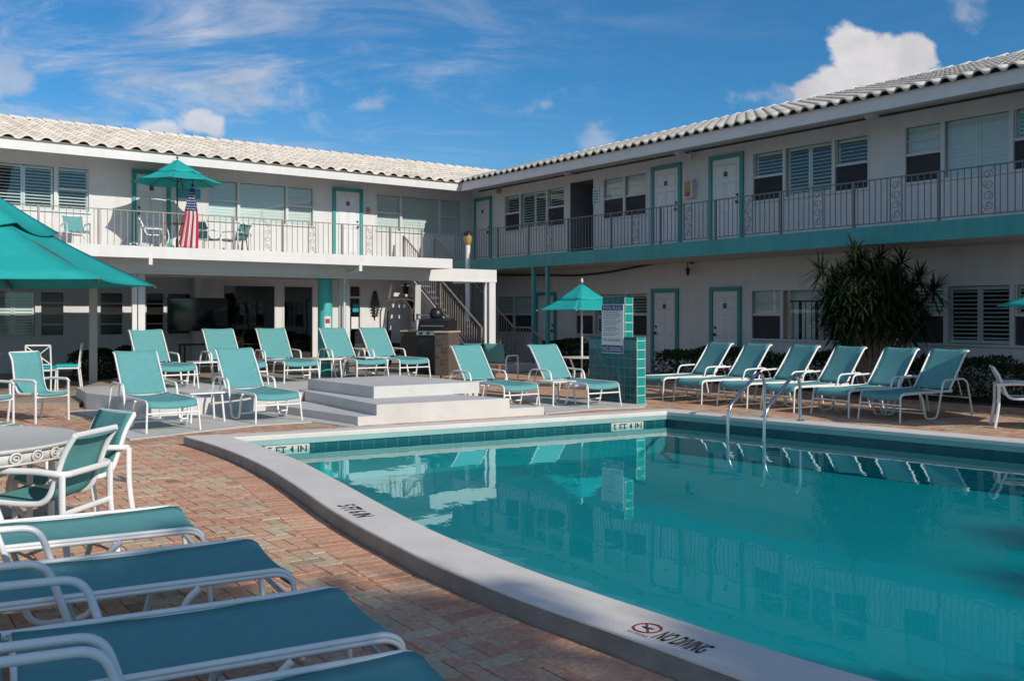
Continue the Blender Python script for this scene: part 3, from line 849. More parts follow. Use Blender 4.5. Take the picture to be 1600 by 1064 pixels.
# walls
mb = MB()
wall(RW, 0, SRt, -.02, 5.52, holesR, mb)
wall(LW, 0, SL, -.02, 5.52, holesL, mb)
for fr, L_ in ((RW, SRt), (LW, SL)):
    P = fr.P
    mb.add([P(L_,0,-.02),P(L_,-8,-.02),P(L_,-8,5.52),P(L_,-4,6.9),P(L_,0,5.52)], [(0,1,2,3,4)], 0)
    mb.add([P(-7,-8,-.02),P(L_,-8,-.02),P(L_,-8,5.52),P(-7,-8,5.52)], [(0,1,2,3)], 0)
mb.build('wall', 'stucco', bld, ORG)
# sills along the window runs
for fr, us in ((RW, [(788,883),(942,1011),(1175,1359),(1412,1655)]), (RW, [(776,832),(899,1013),(1173,1352),(1414,1655)])):
    pass

# ---------------- roof: courses of S-tiles on the two courtyard slopes, plain slopes behind
EO, RO = 1.36, -4.0
EZ, RZ = 5.48, 6.87
det = RW.n.x*LW.n.y-RW.n.y*LW.n.x
wv = Vector(((LW.n.y-RW.n.y)/det, (RW.n.x-LW.n.x)/det, 0))     # point at offset 1 from both facades
kR = wv.dot(RW.d); kL = wv.dot(LW.d)
def roof_z(o): return EZ+(EO-o)/(EO-RO)*(RZ-EZ)
NC = 16; SAM = 8
def hprof(p):
    if p < .64: return .074*math.sin(PI*p/.64)**.7
    return -.012*math.sin(PI*(p-.64)/.36)
def lift(fr, x, o): return 0 if fr is LW else .19*min(1, max(0, (x+4)/12))*(EO-o)/(EO-RO)
def tiles(fr, L_, k):
    mb = MB(); P = fr.P; PER = .29 if fr is RW else .40
    for c in range(NC):
        oa = EO+(RO-EO)*c/NC; ob = EO+(RO-EO)*(c+1)/NC
        sa, sb = oa*k, ob*k
        n0 = int(math.floor(min(sa, sb)/PER))*SAM; n1 = int(L_/PER)*SAM
        jit = {}
        prev = None; base = len(mb.v); cnt = 0; vs = []; ids = []
        for i in range(n0, n1+1):
            x = i*PER/SAM; ti = math.floor(i/SAM); p = (i % SAM)/SAM
            if ti not in jit: jit[ti] = random.gauss(0,.002)
            h = hprof(p)
            xa, xb = max(x, sa), max(x, sb)
            za, zb = roof_z(oa)+h+.034+jit[ti], roof_z(ob)+h
            la, lb = lift(fr, xa, oa), lift(fr, xb, ob)
            vs += [P(xa, oa, za+la-(.03 if c else .045)), P(xa, oa, za+la), P(xb, ob, zb+lb)]
            ids.append((ti, p))
        fs = []; uvs = []; q = len(ids)
        for i in range(q-1):
            a = i*3; b = a+3; tu = ids[i][0]+.5
            f1, f2 = (a, b, b+1, a+1), (a+1, b+1, b+2, a+2)
            if fr is LW: f1, f2 = f1[::-1], f2[::-1]
            fs += [f1, f2]; uvs += [[(tu, c+.5)]*4]*2
        mb.add(vs, fs, 0, True, uvs)
    # plain slope behind
    mb.add([P(RO*k,RO,RZ),P(L_,RO,RZ),P(L_,-9.2,EZ),P(-9.2*k if k<0 else -9.2,-9.2,EZ)], [(0,1,2,3)], 0, False, [[(0,0)]*4])
    # underside boarding so the slope is closed
    mb.add([P(EO*k,EO,EZ-.02),P(L_,EO,EZ-.02),P(L_,RO,RZ-.06),P(RO*k,RO,RZ-.06)], [(0,1,2,3)], 0, False, [[(0,0)]*4])
    return mb
rf1 = tiles(RW, SRt, kR).build('roof', 'tile_roof', bld, ORG)
rf2 = tiles(LW, SL, kL).build('roof', 'tile_roof', bld, ORG)
for fr, L_, k, par in ((RW, SRt, kR, rf1), (LW, SL, kL, rf2)):
    mb = MB(); L0 = RO*k; n = int((L_-L0)/.42)
    for i in range(n):
        a = L0+(L_-L0)*i/n; b = L0+(L_-L0)*(i+1)/n+.03
        pa, pb = fr.P(a, RO, RZ-.005+lift(fr,a,RO)), fr.P(b, RO, RZ-.005+lift(fr,b,RO))
        ra, rb = .105, .135
        vs = []
        for p_, r_, dz in ((pa, ra, 0), (pb, rb, .02), (pb, rb-.025, .02)):
            for j in range(9):
                an = PI*j/8; vs.append(p_+fr.n*(r_*math.cos(an))+Vector((0,0,r_*.85*math.sin(an)+dz)))
        fs = []
        for g_ in range(2):
            for j in range(8): fs.append((g_*9+j, g_*9+j+1, (g_+1)*9+j+1, (g_+1)*9+j))
        mb.add(vs, fs, 0, True)
    mb.build('ridge_cap', 'white_trim', par, ORG)
# fascia boards and sloped soffits
FO = 1.30
mb = MB(); P = RW.P
mb.fbox(RW, FO*kR, SRt, FO-.03, FO, 5.22, 5.475); mb.fbox(LW, FO*kL, SL, FO-.03, FO, 5.22, 5.475)
mb.build('fascia', 'white_trim', bld, ORG)
mb = MB()
for fr, L_, k in ((RW, SRt, kR), (LW, SL, kL)):
    P = fr.P
    q = [P((FO-.03)*k,FO-.03,5.235),P(L_,FO-.03,5.235),P(L_,.0,5.46),P(0,.0,5.46)]
    mb.add(q+[x+Vector((0,0,.02)) for x in q], [(0,1,2,3) if fr is LW else (3,2,1,0),(4,5,6,7)], 0)
mb.build('soffit', 'soffit', bld, ORG)

# ---------------- balcony slab of the right wing and terrace slab of the left wing
BO = 1.80
mb = MB()
mb.fbox(RW, .4, SRt, .003, BO-.02, 2.74, 3.05, 1)
mb.fbox(RW, .4, SRt, BO-.02, BO, 2.735, 3.055, 0)
mb.build('balcony_slab', ['teal_slab', 'soffit'], bld, ORG)
TZ1 = 3.05
mb = MB()
mb.fbox(LW, 2.95, SL, .003, BO-.02, 2.74, TZ1, 1); mb.fbox(LW, 2.95, SL, BO-.02, BO, 2.735, TZ1+.004, 0)
mb.fbox(LW, .5, 2.95, .003, .75, 2.80, TZ1+.003, 1)
mb.build('balcony_slab', ['white_trim', 'soffit'], bld, ORG)

# ---------------- railings
def scroll(fr, s0, w, o, z0, z1):
    mb = MB(); h = z1-z0; pts = []
    for half in (0, 1):
        for k in range(2):
            cz = z0+h*(.27+.46*half); cx = s0+w/2
            sp = []
            for i in range(22):
                a = 2*PI*1.25*i/21; r = w*.40*(1-.72*i/21)
                sg = 1 if k == 0 else -1
                sp.append(fr.P(cx+sg*(r*math.cos(a)-w*.02), o, cz+sg*(h*.10+ r*.9*math.sin(a))*1.0))
            mb.tube(sp, .006, 5)
    mb.tube([fr.P(s0+w*.1,o,z0), fr.P(s0+w*.85,o,z0+h*.35), fr.P(s0+w*.15,o,z0+h*.65), fr.P(s0+w*.9,o,z1)], .005, 5)
    return mb
def railing(fr, s0, s1, o, z0, z1, pitch, posts, scrolls, m):
    mb = MB()
    mb.fbox(fr, s0, s1, o-.018, o+.018, z1-.022, z1); mb.fbox(fr, s0, s1, o-.012, o+.012, z0+.05, z0+.068)
    n = int((s1-s0)/pitch)
    for i in range(n+1):
        x = s0+(s1-s0)*i/n
        if any(a < x < b for a, b in scrolls): continue
        mb.fbox(fr, x-.0065, x+.0065, o-.0065, o+.0065, z0+.068, z1-.022)
    r = mb.build('railing', m, bld, ORG)
    for x in posts:
        p = MB(); p.fbox(fr, x-.021, x+.021, o-.021, o+.021, z0-.02, z1-.023); p.fbox(fr, x-.03, x+.03, o-.03, o+.03, z0-.006, z0+.02)
        p.build('post', m, r, ORG)
    for a, b in scrolls:
        q = scroll(fr, a, b-a, o, z0+.07, z1-.03)
        q.fbox(fr, a-.008, a+.008, o-.008, o+.008, z0+.068, z1-.022); q.fbox(fr, b-.008, b+.008, o-.008, o+.008, z0+.068, z1-.022)
        q.build('scroll_panel', m, r, ORG)
ro = BO-.05
sr = lambda u: RW.s(u, ro)
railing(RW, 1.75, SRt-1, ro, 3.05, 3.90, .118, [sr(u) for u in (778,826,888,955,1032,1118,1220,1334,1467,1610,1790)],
        [(sr(x)-.11, sr(x)+.11) for x in (858,993,1075,1169,1278,1400,1544)], 'rail_metal_shaded')
lo = BO-.06
tl_ = lambda u: LW.s(u, lo)
railing(LW, 3.0, SL-.5, lo, TZ1, 3.96, .150, [3.03]+[tl_(u) for u in (609,534,442,365,255,154,60,-40)], [(tl_(x)-.10, tl_(x)+.10) for x in (418,488,577)], 'rail_metal')
# ================================================================== FURNITURE
FW = 'furniture_white'
def make_lounger(ang):
    """x from the foot (0) to the head, z up; ang = back angle in degrees"""
    r = thing('sun_lounger', 'x', 'sun lounger')
    H = .385; hw = .315; hx = 1.16
    for sgn in (-1, 1):
        y = sgn*hw
        p = smooth_path([(-.075,y*1.07,.0),(-.035,y,H-.03),(.02,y,H),(hx+.03,y,H)], .09, 6)
        m = MB()
        for dz in (-.0085, .0085): m.tube([q+Vector((0,0,dz)) for q in p], .0125, 10, ry=.011, up=(0,0,1))
        m.build('side_rail', FW, r)
        ya = sgn*(hw+.034)
        p = smooth_path([(.36,ya,H-.015),(.415,ya,H-.06),(.50,ya,.016),(.76,ya,.016),(.93,ya,.545),(1.42,ya,.555),(1.52,ya,.50),(1.66,ya,.0)], .075, 6)
        MB().tube(p, .0155, 10).build('arm_frame', FW, r)
        yb = sgn*(hw-.045)
    c, s_ = math.cos(math.radians(ang)), math.sin(math.radians(ang))
    bp = lambda q, dz=0: (hx+.02+q*c-dz*s_, q*s_+H+dz*c+.01)
    for sgn in (-1, 1):
        y = sgn*(hw-.03)
        pts = [bp(0), bp(.60), bp(.70,-.006), bp(.735,-.045)]
        MB().tube(smooth_path([(x,y,z) for x,z in pts], .05, 5), .013, 10, ry=.018, up=(-s_,0,c)).build('back_rail', FW, r)
    x, z = bp(.735,-.045); MB().tube([(x,-hw+.03,z),(x,hw-.03,z)], .013, 8).build('head_bar', FW, r)
    for x_, y_, z_ in ((-.045,hw*1.02,.235),(.45,hw+.03,.10),(1.58,hw+.03,.27),(hx,hw,H-.01)):
        MB().tube([(x_,-y_,z_),(x_,y_,z_)], .0125, 8).build('cross_bar', FW, r)
    if ang > 20:
        x, z = bp(.34)
        for y in (-.25, .25): MB().tube([(x,y,z-.01),(1.52,y*1.05,.30)], .009, 8).build('back_strut', FW, r)
    # slings
    def sling(path, wid, sag):
        rows = []
        for x, z in path:
            rows.append([(x, -wid+2*wid*j/8, z-sag*(1-(j/4-1)**2)) for j in range(9)])
        m = MB(); m.sheet(rows, .006); return m
    pth = [(-.050,H-.075),(-.046,H-.045),(-.032,H-.012),(-.005,H+.006),(.03,H+.012)]+[(.03+(hx-.03)*i/14, H+.012-.018*math.sin(PI*i/14)) for i in range(1,15)]
    sling(pth, hw-.008, .022).build('seat_sling', 'sling', r)
    pth = [bp(.015+.67*i/12, .012-.022*math.sin(PI*i/12)) for i in range(13)]+[bp(.71,.010),bp(.735,-.004),bp(.752,-.030),bp(.748,-.060)]
    sling(pth, hw-.040, .014).build('back_sling', 'sling', r)
    return r
LR = make_lounger(52)
LF = make_lounger(7)
used = {}
def lounger(foot, head, label, group, proto=LR, z=0.0):
    h = Vector(head[:2]).normalized(); a = math.atan2(h.y, h.x)
    if proto not in used:
        used[proto] = 1; r = proto; r.location = (foot[0], foot[1], z); r.rotation_euler = (0,0,a); r['label'] = label; r['group'] = group
        return r
    return dup(proto, (foot[0], foot[1], z), a, label, group)
G1 = 'teal sun loungers in the row by the right hedge'
hR = (.84,.54); wR = Vector((-.54,.84))   # towards the far side
names = ['nearest the tiled sign wall, first of the hedge row', 'second from the tiled wall in the hedge row', 'third from the tiled wall, behind the ladder rails', 'fourth from the tiled wall, just right of the ladder rails', 'second from the right end, left of the half shaded one', 'last on the right, half in umbrella shadow']
feet = [gp(1036,626), gp(1096,632), gp(1168,638.5), gp(1241,645), gp(1326,653), gp(1406,661)]
for f, nme in zip(feet, names):
    c = Vector((f.x, f.y))+Vector((hR[0],hR[1]))*.07+wR*.335
    lounger(c, (hR[0]+random.gauss(0,.015), hR[1]+random.gauss(0,.015)), 'teal sling sun lounger '+nme, G1)
G2 = 'teal sun loungers on the raised pad'
hL = (-.6,.8)
for f, h, nme in (((-5.55,15.9),(-.62,.785),'leftmost in the back row, beside the white post'), ((-4.6,16.75),(-.58,.815),'second in the back row, in front of the wall screen'),
               ((-3.83,17.4),(-.55,.835),'third in the back row, in front of the glass doors'), ((-2.64,18.0),hL,'fourth in the back row, in front of the teal column'),
               ((-1.87,18.2),hL,'last in the back row, left of the grill')):
    lounger(f, h, 'teal sling sun lounger '+nme, G2, z=PADZ)
G3 = 'teal sun loungers standing near the far pool edge'
lounger((-4.31,12.17), (-.6,.8), 'teal sling sun lounger nearest the pool on the left concrete apron', G3, z=.012)
lounger((-3.24,13.24), (-.6,.8), 'teal sling sun lounger just left of the white step platform', G3, z=.012)
lounger((.12,15.0), (-.56,.83), 'teal sling sun lounger behind the right end of the white steps', G3)
lounger((1.44,15.36), (-.56,.83), 'teal sling sun lounger in front of the tiled sign wall', G3, z=.0)
G4 = 'flat teal sun loungers in the foreground'
hG = Vector((-.88,-.475)); wG = Vector((-.475,.88))
for px, nme in (((311,826),'farthest of the foreground row, beside the patio chairs'), ((451,891),'second of the foreground row, lit in the middle'), ((621,991),'third of the foreground row, wholly in shade'), (None,'nearest of the foreground row, only its foot showing')):
    if px: p = gp(px[0], px[1], .385); c = Vector((p.x,p.y))+wG*.31+hG*.02
    else: p = gp(657,1019,.385); c = Vector((p.x,p.y))-wG*.31+hG*.03
    lounger(c, hG, 'flat teal sun lounger, '+nme, G4, LF)

# ---- stacking sling armchairs
def make_armchair(high=False):
    r = thing('sling_armchair', 'x', 'chair')
    w = .225; H = .41; bt = .95 if high else .79; ya = w+.032; bx = -.275
    for sgn in (-1, 1):
        MB().tube([(.27,sgn*ya,0),(.265,sgn*ya,.565)], .013, 10, ry=.021, up=(1,0,0)).build('front_leg', FW, r)
        MB().tube(smooth_path([(bx-.05,sgn*ya,0),(bx,sgn*ya,.30),(bx,sgn*ya,.565)], .12, 5), .013, 10, ry=.021, up=(1,0,.01)).build('rear_leg', FW, r)
        y = sgn*w
        back = [(.27,y,H-.005),(0,y,H-.025),(-.16,y,H-.02),(-.225,y,.56),(-.27,y,bt-.10),(-.335,y,bt)]
        MB().tube(smooth_path(back, .09, 6), .012, 10, ry=.018).build('side_frame', FW, r)
    arm = [(.285,-ya,.545),(.24,-ya,.582),(-.10,-ya,.585),(bx-.015,-ya,.565),(bx-.015,ya,.565),(-.10,ya,.585),(.24,ya,.582),(.285,ya,.545)]
    MB().tube(smooth_path(arm, .06, 5), .015, 10, ry=.020, up=(0,0,1)).build('arm_rail', FW, r)
    for x_, y_, z_ in ((.26,ya,H-.055),(bx,ya,H-.075),(-.335,w,bt)):
        MB().tube([(x_,-y_,z_),(x_,y_,z_)], .013, 8, ry=.019, up=(0,0,1)).build('cross_bar', FW, r)
    pth = smooth_path([(.285,0,H-.035),(.27,0,H+.005),(0,0,H-.03),(-.155,0,H-.015),(-.222,0,.56),(-.265,0,bt-.10),(-.335,0,bt+.016),(-.352,0,bt-.02)], .07, 5)
    rows = [[(p.x+.010, -w+2*w*j/6, p.z-.012*(1-(j/3-1)**2)) for j in range(7)] for p in pth]
    m = MB(); m.sheet(rows, .005); m.build('sling', 'sling', r)
    return r
CH = make_armchair(); CHH = make_armchair(True)
def chair(loc, face, label, group, proto=None, z=0.0):
    proto = proto or CH; a = math.atan2(face[1], face[0])
    if proto not in used:
        used[proto] = 1; proto.location = (loc[0],loc[1],z); proto.rotation_euler = (0,0,a); proto['label'] = label; proto['group'] = group; return proto
    return dup(proto, (loc[0],loc[1],z), a, label, group)
GC = 'white framed teal sling chairs'
def fromback(bx, by, f, d=.30):
    f = Vector(f).normalized(); return (bx+f.x*d, by+f.y*d)
chair(fromback(-2.545,5.80,(-.99,.12)), (-.99,.12), 'teal sling armchair seen from behind at the near round table', GC)
chair(fromback(-2.86,6.88,(-.62,-.78)), (-.62,-.78), 'teal sling armchair across the near round table, its back leaning to the pool', GC)
chair((-6.62,13.45), (.88,-.46), 'high-backed teal sling chair facing the pool, left of the concrete apron', GC, CHH)
chair((-7.05,12.78), (.88,-.46), 'high-backed teal sling chair cut off by the left edge of the photo', GC, CHH)
chair((6.72,12.70), (.9,-.35), 'teal sling armchair half out of the photo beside the right hedge', GC)
chair((1.98,18.75), (.2,1), 'teal sling armchair with its back to the pool at the umbrella table', GC)
chair((2.42,20.3), (-.5,-1), 'teal sling armchair behind the umbrella table, facing the pool', GC)
zt = TZ1
chair(LW.P(t(118,.95),.95,0), (.61,-.79), 'teal sling armchair alone on the balcony before the louvred window', GC, z=zt)
chair(LW.P(t(238,.95),.95,0), (.80,.40), 'teal sling armchair under the balcony umbrella, left of its pole', GC, z=zt)
chair(LW.P(t(322,.95),.95,0), (.3,.9), 'teal sling armchair just right of the flag on the balcony', GC, z=zt)
chair(LW.P(t(369,.95),.95,0), (-.75,.35), 'teal sling armchair on the balcony between the flag and the folded easel', GC, z=zt)

# ---- striped chaise behind the round table
p = thing('strap_lounger', 'low lounger with teal and white straps behind the near round table', 'sun lounger', (-5.35,9.55,0), 2.45)
m = MB()
for y in (-.33,.33): m.tube(smooth_path([(-.85,y,0),(-.80,y,.36),(.8,y,.36),(.85,y,0)],.1,5), .016, 10)
m.tube([(-.8,-.33,.36),(-.8,.33,.36)], .013, 8); m.tube([(.8,-.33,.36),(.8,.33,.36)], .013, 8); m.build('frame', FW, p)
for i in range(14):
    m = MB(); x = -.76+i*.115; m.sheet([[(x+.095*a, -.34+.68*j/6, .378-.02*(1-(j/3-1)**2)) for j in range(7)] for a in (0,.5,1)], .005)
    m.build('strap', 'sling' if i % 2 else FW, p)
# ---- white cafe chairs with crossed backs
def make_cafe():
    r = thing('cafe_chair', 'x', 'chair')
    w = .22; r.scale = (.93,.93,.93)
    for y in (-w, w):
        MB().tube([(.22,y,0),(.20,y,.45)], .016, 8).build('leg', FW, r); MB().tube([(-.25,y*1.02,0),(-.20,y,.45),(-.26,y,.92)], .016, 8).build('rear_post', FW, r)
    m = MB(); m.box(-.23,.24,-.24,.24,.425,.455, ch=.008); m.build('seat', FW, r)
    m = MB(); m.tube([(-.26,-w,.92),(-.26,w,.92)], .018, 8); m.tube([(-.21,-w,.55),(-.21,w,.55)], .012, 8)
    m.tube([(-.21,-w,.55),(-.26,w,.91)], .011, 8); m.tube([(-.215,w,.55),(-.265,-w,.91)], .011, 8); m.build('crossed_back', FW, r)
    m = MB(); m.box(-.20,.22,-.22,.22,.457,.515, ch=.02); m.build('cushion', 'cushion_teal', r)
    return r
CF = make_cafe()
CF.location = (-8.42,17.2,LOWZ); CF.rotation_euler = (0,0,1.75); CF['label'] = 'white cafe chair with crossed back and teal cushion, seen square from behind'; CF['group'] = 'white cafe chairs'
dup(CF, (-8.30,17.95,LOWZ), 3.5, 'white cafe chair with teal cushion, seen sideways left of the low hedge', 'white cafe chairs')
# ---- tables
r = thing('round_table', 'pale round table with pierced cast rim by the near chairs', 'table', (-3.56,6.02,0))
R0 = .79
MB().lathe([(.0,.70),(R0-.05,.70),(R0-.02,.708),(R0,.70),(R0,.692),(R0-.06,.688),(0,.688)][::-1], n=64).build('table_top', 'table_cast', r)
m = MB(); n = 34
for i in range(n):
    a = 2*PI*i/n; c = Vector(((R0-.012)*math.cos(a), (R0-.012)*math.sin(a), .652)); tx = Vector((-math.sin(a), math.cos(a), 0))
    m.tube([c+tx*(.036*math.cos(q*PI/6))+Vector((0,0,.030*math.sin(q*PI/6))) for q in range(12)], .0075, 6, closed=True)
    m.tube([c+tx*(.018*math.cos(q*PI/4))+Vector((0,0,.014*math.sin(q*PI/4))) for q in range(8)], .005, 5, closed=True)
for z in (.690,.615): m.tube([((R0-.012)*math.cos(2*PI*i/64), (R0-.012)*math.sin(2*PI*i/64), z) for i in range(64)], .008, 6, closed=True)
m.lathe([(R0-.030,.615),(R0-.026,.615),(R0-.026,.69),(R0-.030,.69)], n=64)
m.build('pierced_rim', 'table_cast', r)
for i in range(4):
    a = PI/4+i*PI/2; c, s_ = math.cos(a), math.sin(a)
    MB().tube(smooth_path([(.60*c,.60*s_,.69),(.30*c,.30*s_,.35),(.62*c,.62*s_,.0)], .25, 8), .018, 8).build('leg', 'table_cast', r)
def make_side():
    r = thing('side_table', 'x', 'table'); 
    m = MB(); m.box(-.24,.24,-.24,.24,.385,.405, ch=.008); m.build('table_top', FW, r)
    for x in (-.2,.2):
        for y in (-.2,.2): MB().tube([(x*1.15,y*1.15,0),(x,y,.39)], .015, 8).build('leg', FW, r)
    return r
ST = make_side(); gt = 'small white side tables'
for i, (x, y, z, lb) in enumerate(((-4.30,13.35,.012,'small white side table between the two near left loungers'), (-5.45,16.95,PADZ,'small white side table between the first two back row loungers'),
        (-3.52,18.15,PADZ,'small white side table between the third and fourth back row loungers'), (-2.75,18.75,PADZ,'small white side table left of the last back row lounger'), (.72,15.75,0,'small white side table between the loungers by the tiled wall'))):
    if i == 0: ST.location = (x,y,z); ST.rotation_euler = (0,0,.6); ST['label'] = lb; ST['group'] = gt
    else: dup(ST, (x,y,z), .6, lb, gt)
def pole_table(loc, R0, h, label, topm='table_cast'):
    r = thing('round_table', label, 'table', loc)
    MB().lathe([(0,h-.02),(R0-.03,h-.02),(R0,h-.012),(R0,h-.004),(R0-.02,h),(0,h)], n=36).build('table_top', topm, r)
    for i in range(4):
        a = PI/4+i*PI/2; c, s_ = math.cos(a), math.sin(a)
        MB().tube(smooth_path([(R0*.75*c,R0*.75*s_,h-.02),(R0*.4*c,R0*.4*s_,h*.5),(R0*.8*c,R0*.8*s_,0)], .2, 6), .014, 8).build('leg', FW, r)
    return r
# ---- market umbrellas
def umbrella(loc, R0, zr, za, n, ph, label, pole='pole_brown', vent=True, rp=.02, tilt=0):
    r = thing('patio_umbrella', label, 'umbrella', loc, 0, 'teal market umbrellas')
    cr = [Vector((R0*math.cos(ph+2*PI*i/n), R0*math.sin(ph+2*PI*i/n), zr)) for i in range(n)]
    ap = Vector((0,0,za)); m = MB(); K = 10; J = 8
    def pt(i, u, w):      # u 0 apex .. 1 rim, w 0..1 across the panel
        A = ap.lerp(cr[i], u); B = ap.lerp(cr[(i+1)%n], u)
        q = A.lerp(B, w); sg = 4*w*(1-w)
        q.z -= .050*R0*math.sin(PI*min(1,u))*1.0 + sg*.045*R0*u*(1.15-u)
        if u > .6: q = q + Vector((-q.x,-q.y,0))*sg*.05*((u-.6)/.4)**2*(1)
        return q
    for i in range(n):
        rows = [[pt(i, max(.012,k/K), j/J) for j in range(J+1)] for k in range(K+1)]
        m.sheet(rows, .005)
        # hem seam
    m.build('canopy', 'canvas', r)
    if vent:
        m = MB()
        for i in range(n):
            rows = []
            for k in range(5):
                u = max(.012, .54*k/4); rr = []
                for j in range(J+1):
                    q = pt(i, u, j/J).copy(); q.z += .014*R0+.016*R0*math.sin(PI*k/4*.5); w = j/J
                    if k == 4: q.z -= .020*R0*(4*w*(1-w))
                    rr.append(q)
                rows.append(rr)
            m.sheet(rows, .005)
        m.build('vent_cap', 'canvas', r)
    for i in range(n):
        m = MB()
        m.tube([ap-Vector((0,0,.06)), Vector((cr[i].x*.5,cr[i].y*.5,(za+zr)/2-.05*R0-.02)), cr[i]-Vector((0,0,.015))], .009, 6)
        m.tube([Vector((0,0,zr+(za-zr)*.02)), Vector((cr[i].x*.55,cr[i].y*.55,zr+(za-zr)*.45-.05*R0-.02))], .007, 6)
        m.build('rib', pole, r)
    MB().lathe([(rp,0),(rp,za-.03)], n=14).build('pole', pole, r)
    MB().lathe([(.0,za+.02),(.022,za+.03),(.03,za+.06),(.014,za+.085),(.022,za+.10),(.0,za+.125)][:], n=12).build('finial', pole if not vent else pole, r)
    MB().lathe([(.24,0),(.25,.01),(.24,.05),(.06,.08),(.035,.11),(.033,.30),(0,.30)], n=24).build('base', 'black_plastic' if pole=='pole_brown' else FW, r)
    return r
umbrella((-3.70,6.08,0), 1.42, 1.70, 2.52, 6, math.radians(-22), 'large teal umbrella filling the left edge, over the near round table')
du = LW.P(t(277,1.48),1.48,0)
umbrella((du.x,du.y,TZ1), 1.10, 4.74-TZ1, 5.30-TZ1, 8, .2, 'teal umbrella standing up on the balcony beside the flag')
umbrella((1.42,19.5,0), .99, 1.575, 2.10, 6, math.radians(-100), 'small teal umbrella over the table beside the tiled sign wall', 'pole_white')
umbrella((7.55,12.15,0), 1.32, 1.60, 2.25, 8, math.radians(170), 'teal umbrella at the right edge, only one corner showing')
pole_table((1.42,19.5,0), .46, .62, 'small white round table under the umbrella beside the tiled wall')
pole_table((7.75,12.0,0), .45, .70, 'white round table at the right edge under the cut-off umbrella')
pole_table((du.x-.05,du.y,TZ1), .34, .68, 'small dark-topped table round the balcony umbrella pole', 'dark_brown')
pole_table((-9.7,17.3,LOWZ), .5, .72, 'pale round cafe table at the left edge behind the high-backed chairs')
# ---- wide glider bench seen from behind
r = thing('glider_bench', 'wide teal sling bench seen from behind, left of the stair foot', 'bench', (-.50,20.8,0), math.radians(62))
m = MB()
for y in (-.55,.55):
    m.tube(smooth_path([(.30,y,0),(.30,y,.60),(-.22,y,.60),(-.28,y,0)],.08,5), .017, 8)
m.tube([(-.22,-.55,.42),(-.22,.55,.42)], .015, 8); m.tube([(.28,-.55,.42),(.28,.55,.42)], .015, 8); m.build('frame', FW, r)
for y in (-.265,.265):
    m = MB(); m.sheet([[(x, y-.25+.50*j/5, z) for j in range(6)] for x, z in ((.28,.43),(.05,.41),(-.17,.42),(-.22,.50),(-.27,.70),(-.31,.86))], .006); m.build('sling', 'sling', r)
m = MB(); m.box(-.325,-.285,-.06,.06,.78,.84); m.build('back_clip', 'black_plastic', r)
# ================================================================== PATIO CANOPY, STAIRS, WALL THINGS
co = 8.3; RF = 9.1; PZ = PADZ-.004
ca = LW.P(t(776,co),co,0)
r = thing('patio_canopy', 'flat white patio roof on posts with a long front beam, below the balcony', 'canopy', (ca.x,ca.y,0)); og = (ca.x,ca.y,0)
e0 = t(776,co); tend = t(705,RF)
m = MB(); m.fbox(LW, tend, SL, BO+.03, RF-.03, 2.47, 2.60); m.build('roof_slab', 'soffit', r, og)
m = MB(); m.fbox(LW, tend, SL, RF-.03, RF, 2.42, 2.615); m.build('fascia', 'white_trim', r, og)
m = MB(); m.fbox(LW, tend-.03, tend, BO+.03, RF, 2.42, 2.613); m.build('fascia', 'white_trim', r, og)
m = MB(); m.fbox(LW, e0, SL-.6, co-.10, co, 2.19, 2.465); m.fbox(LW, e0+.004, SL-.6, co-.09, co+.012, 2.19, 2.225); m.build('front_beam', 'white_trim', r, og)
m = MB(); m.fbox(LW, e0, e0+.10, co-1.6, co-.10, 2.20, 2.463); m.build('end_beam', 'white_trim', r, og)
m = MB(); m.fbox(LW, tend+.3, SL-.6, 5.2, 5.32, 2.26, 2.468); m.build('inner_beam', 'soffit', r, og)
def post(u, w, o_):
    x = t(u,o_); m = MB(); m.fbox(LW, x-w/2, x+w/2, o_-w*.6, o_, (LOWZ if u < 150 else PZ) if u < 700 else 0, 2.19 if o_ > 8 else 2.47); m.build('post', 'white_trim', r, og)
for u, w, o_ in ((146.5,.14,4.9),(210.5,.08,7.8),(221.5,.12,7.8),(533,.075,7.8),(543,.075,7.8),(759.5,.075,7.9),(769.5,.17,co)): post(u, w, o_)
m = MB(); x = t(538,7.9)
m.tube(smooth_path([LW.P(t(565,RF),RF-.02,2.40), LW.P(t(562,RF),RF-.12,2.33), LW.P(t(540,8.1),8.1,2.30), LW.P(x,7.9,2.12), LW.P(x,7.9,PZ)], .1, 5), .026, 10); m.build('downpipe', 'white_trim', r, og)
for u in (235, 563):
    x = t(u, RF); m = MB(); m.fbox(LW, x-.03, x+.03, RF-.05, RF+.02, 2.31, 2.44)
    solo(m, 'roof_spout', 'white_trim', 'short white spout under the patio roof edge '+('left of' if u < 300 else 'right of')+' the flag', 'spout', LW.P(x,RF,2.31), 'patio roof spouts')

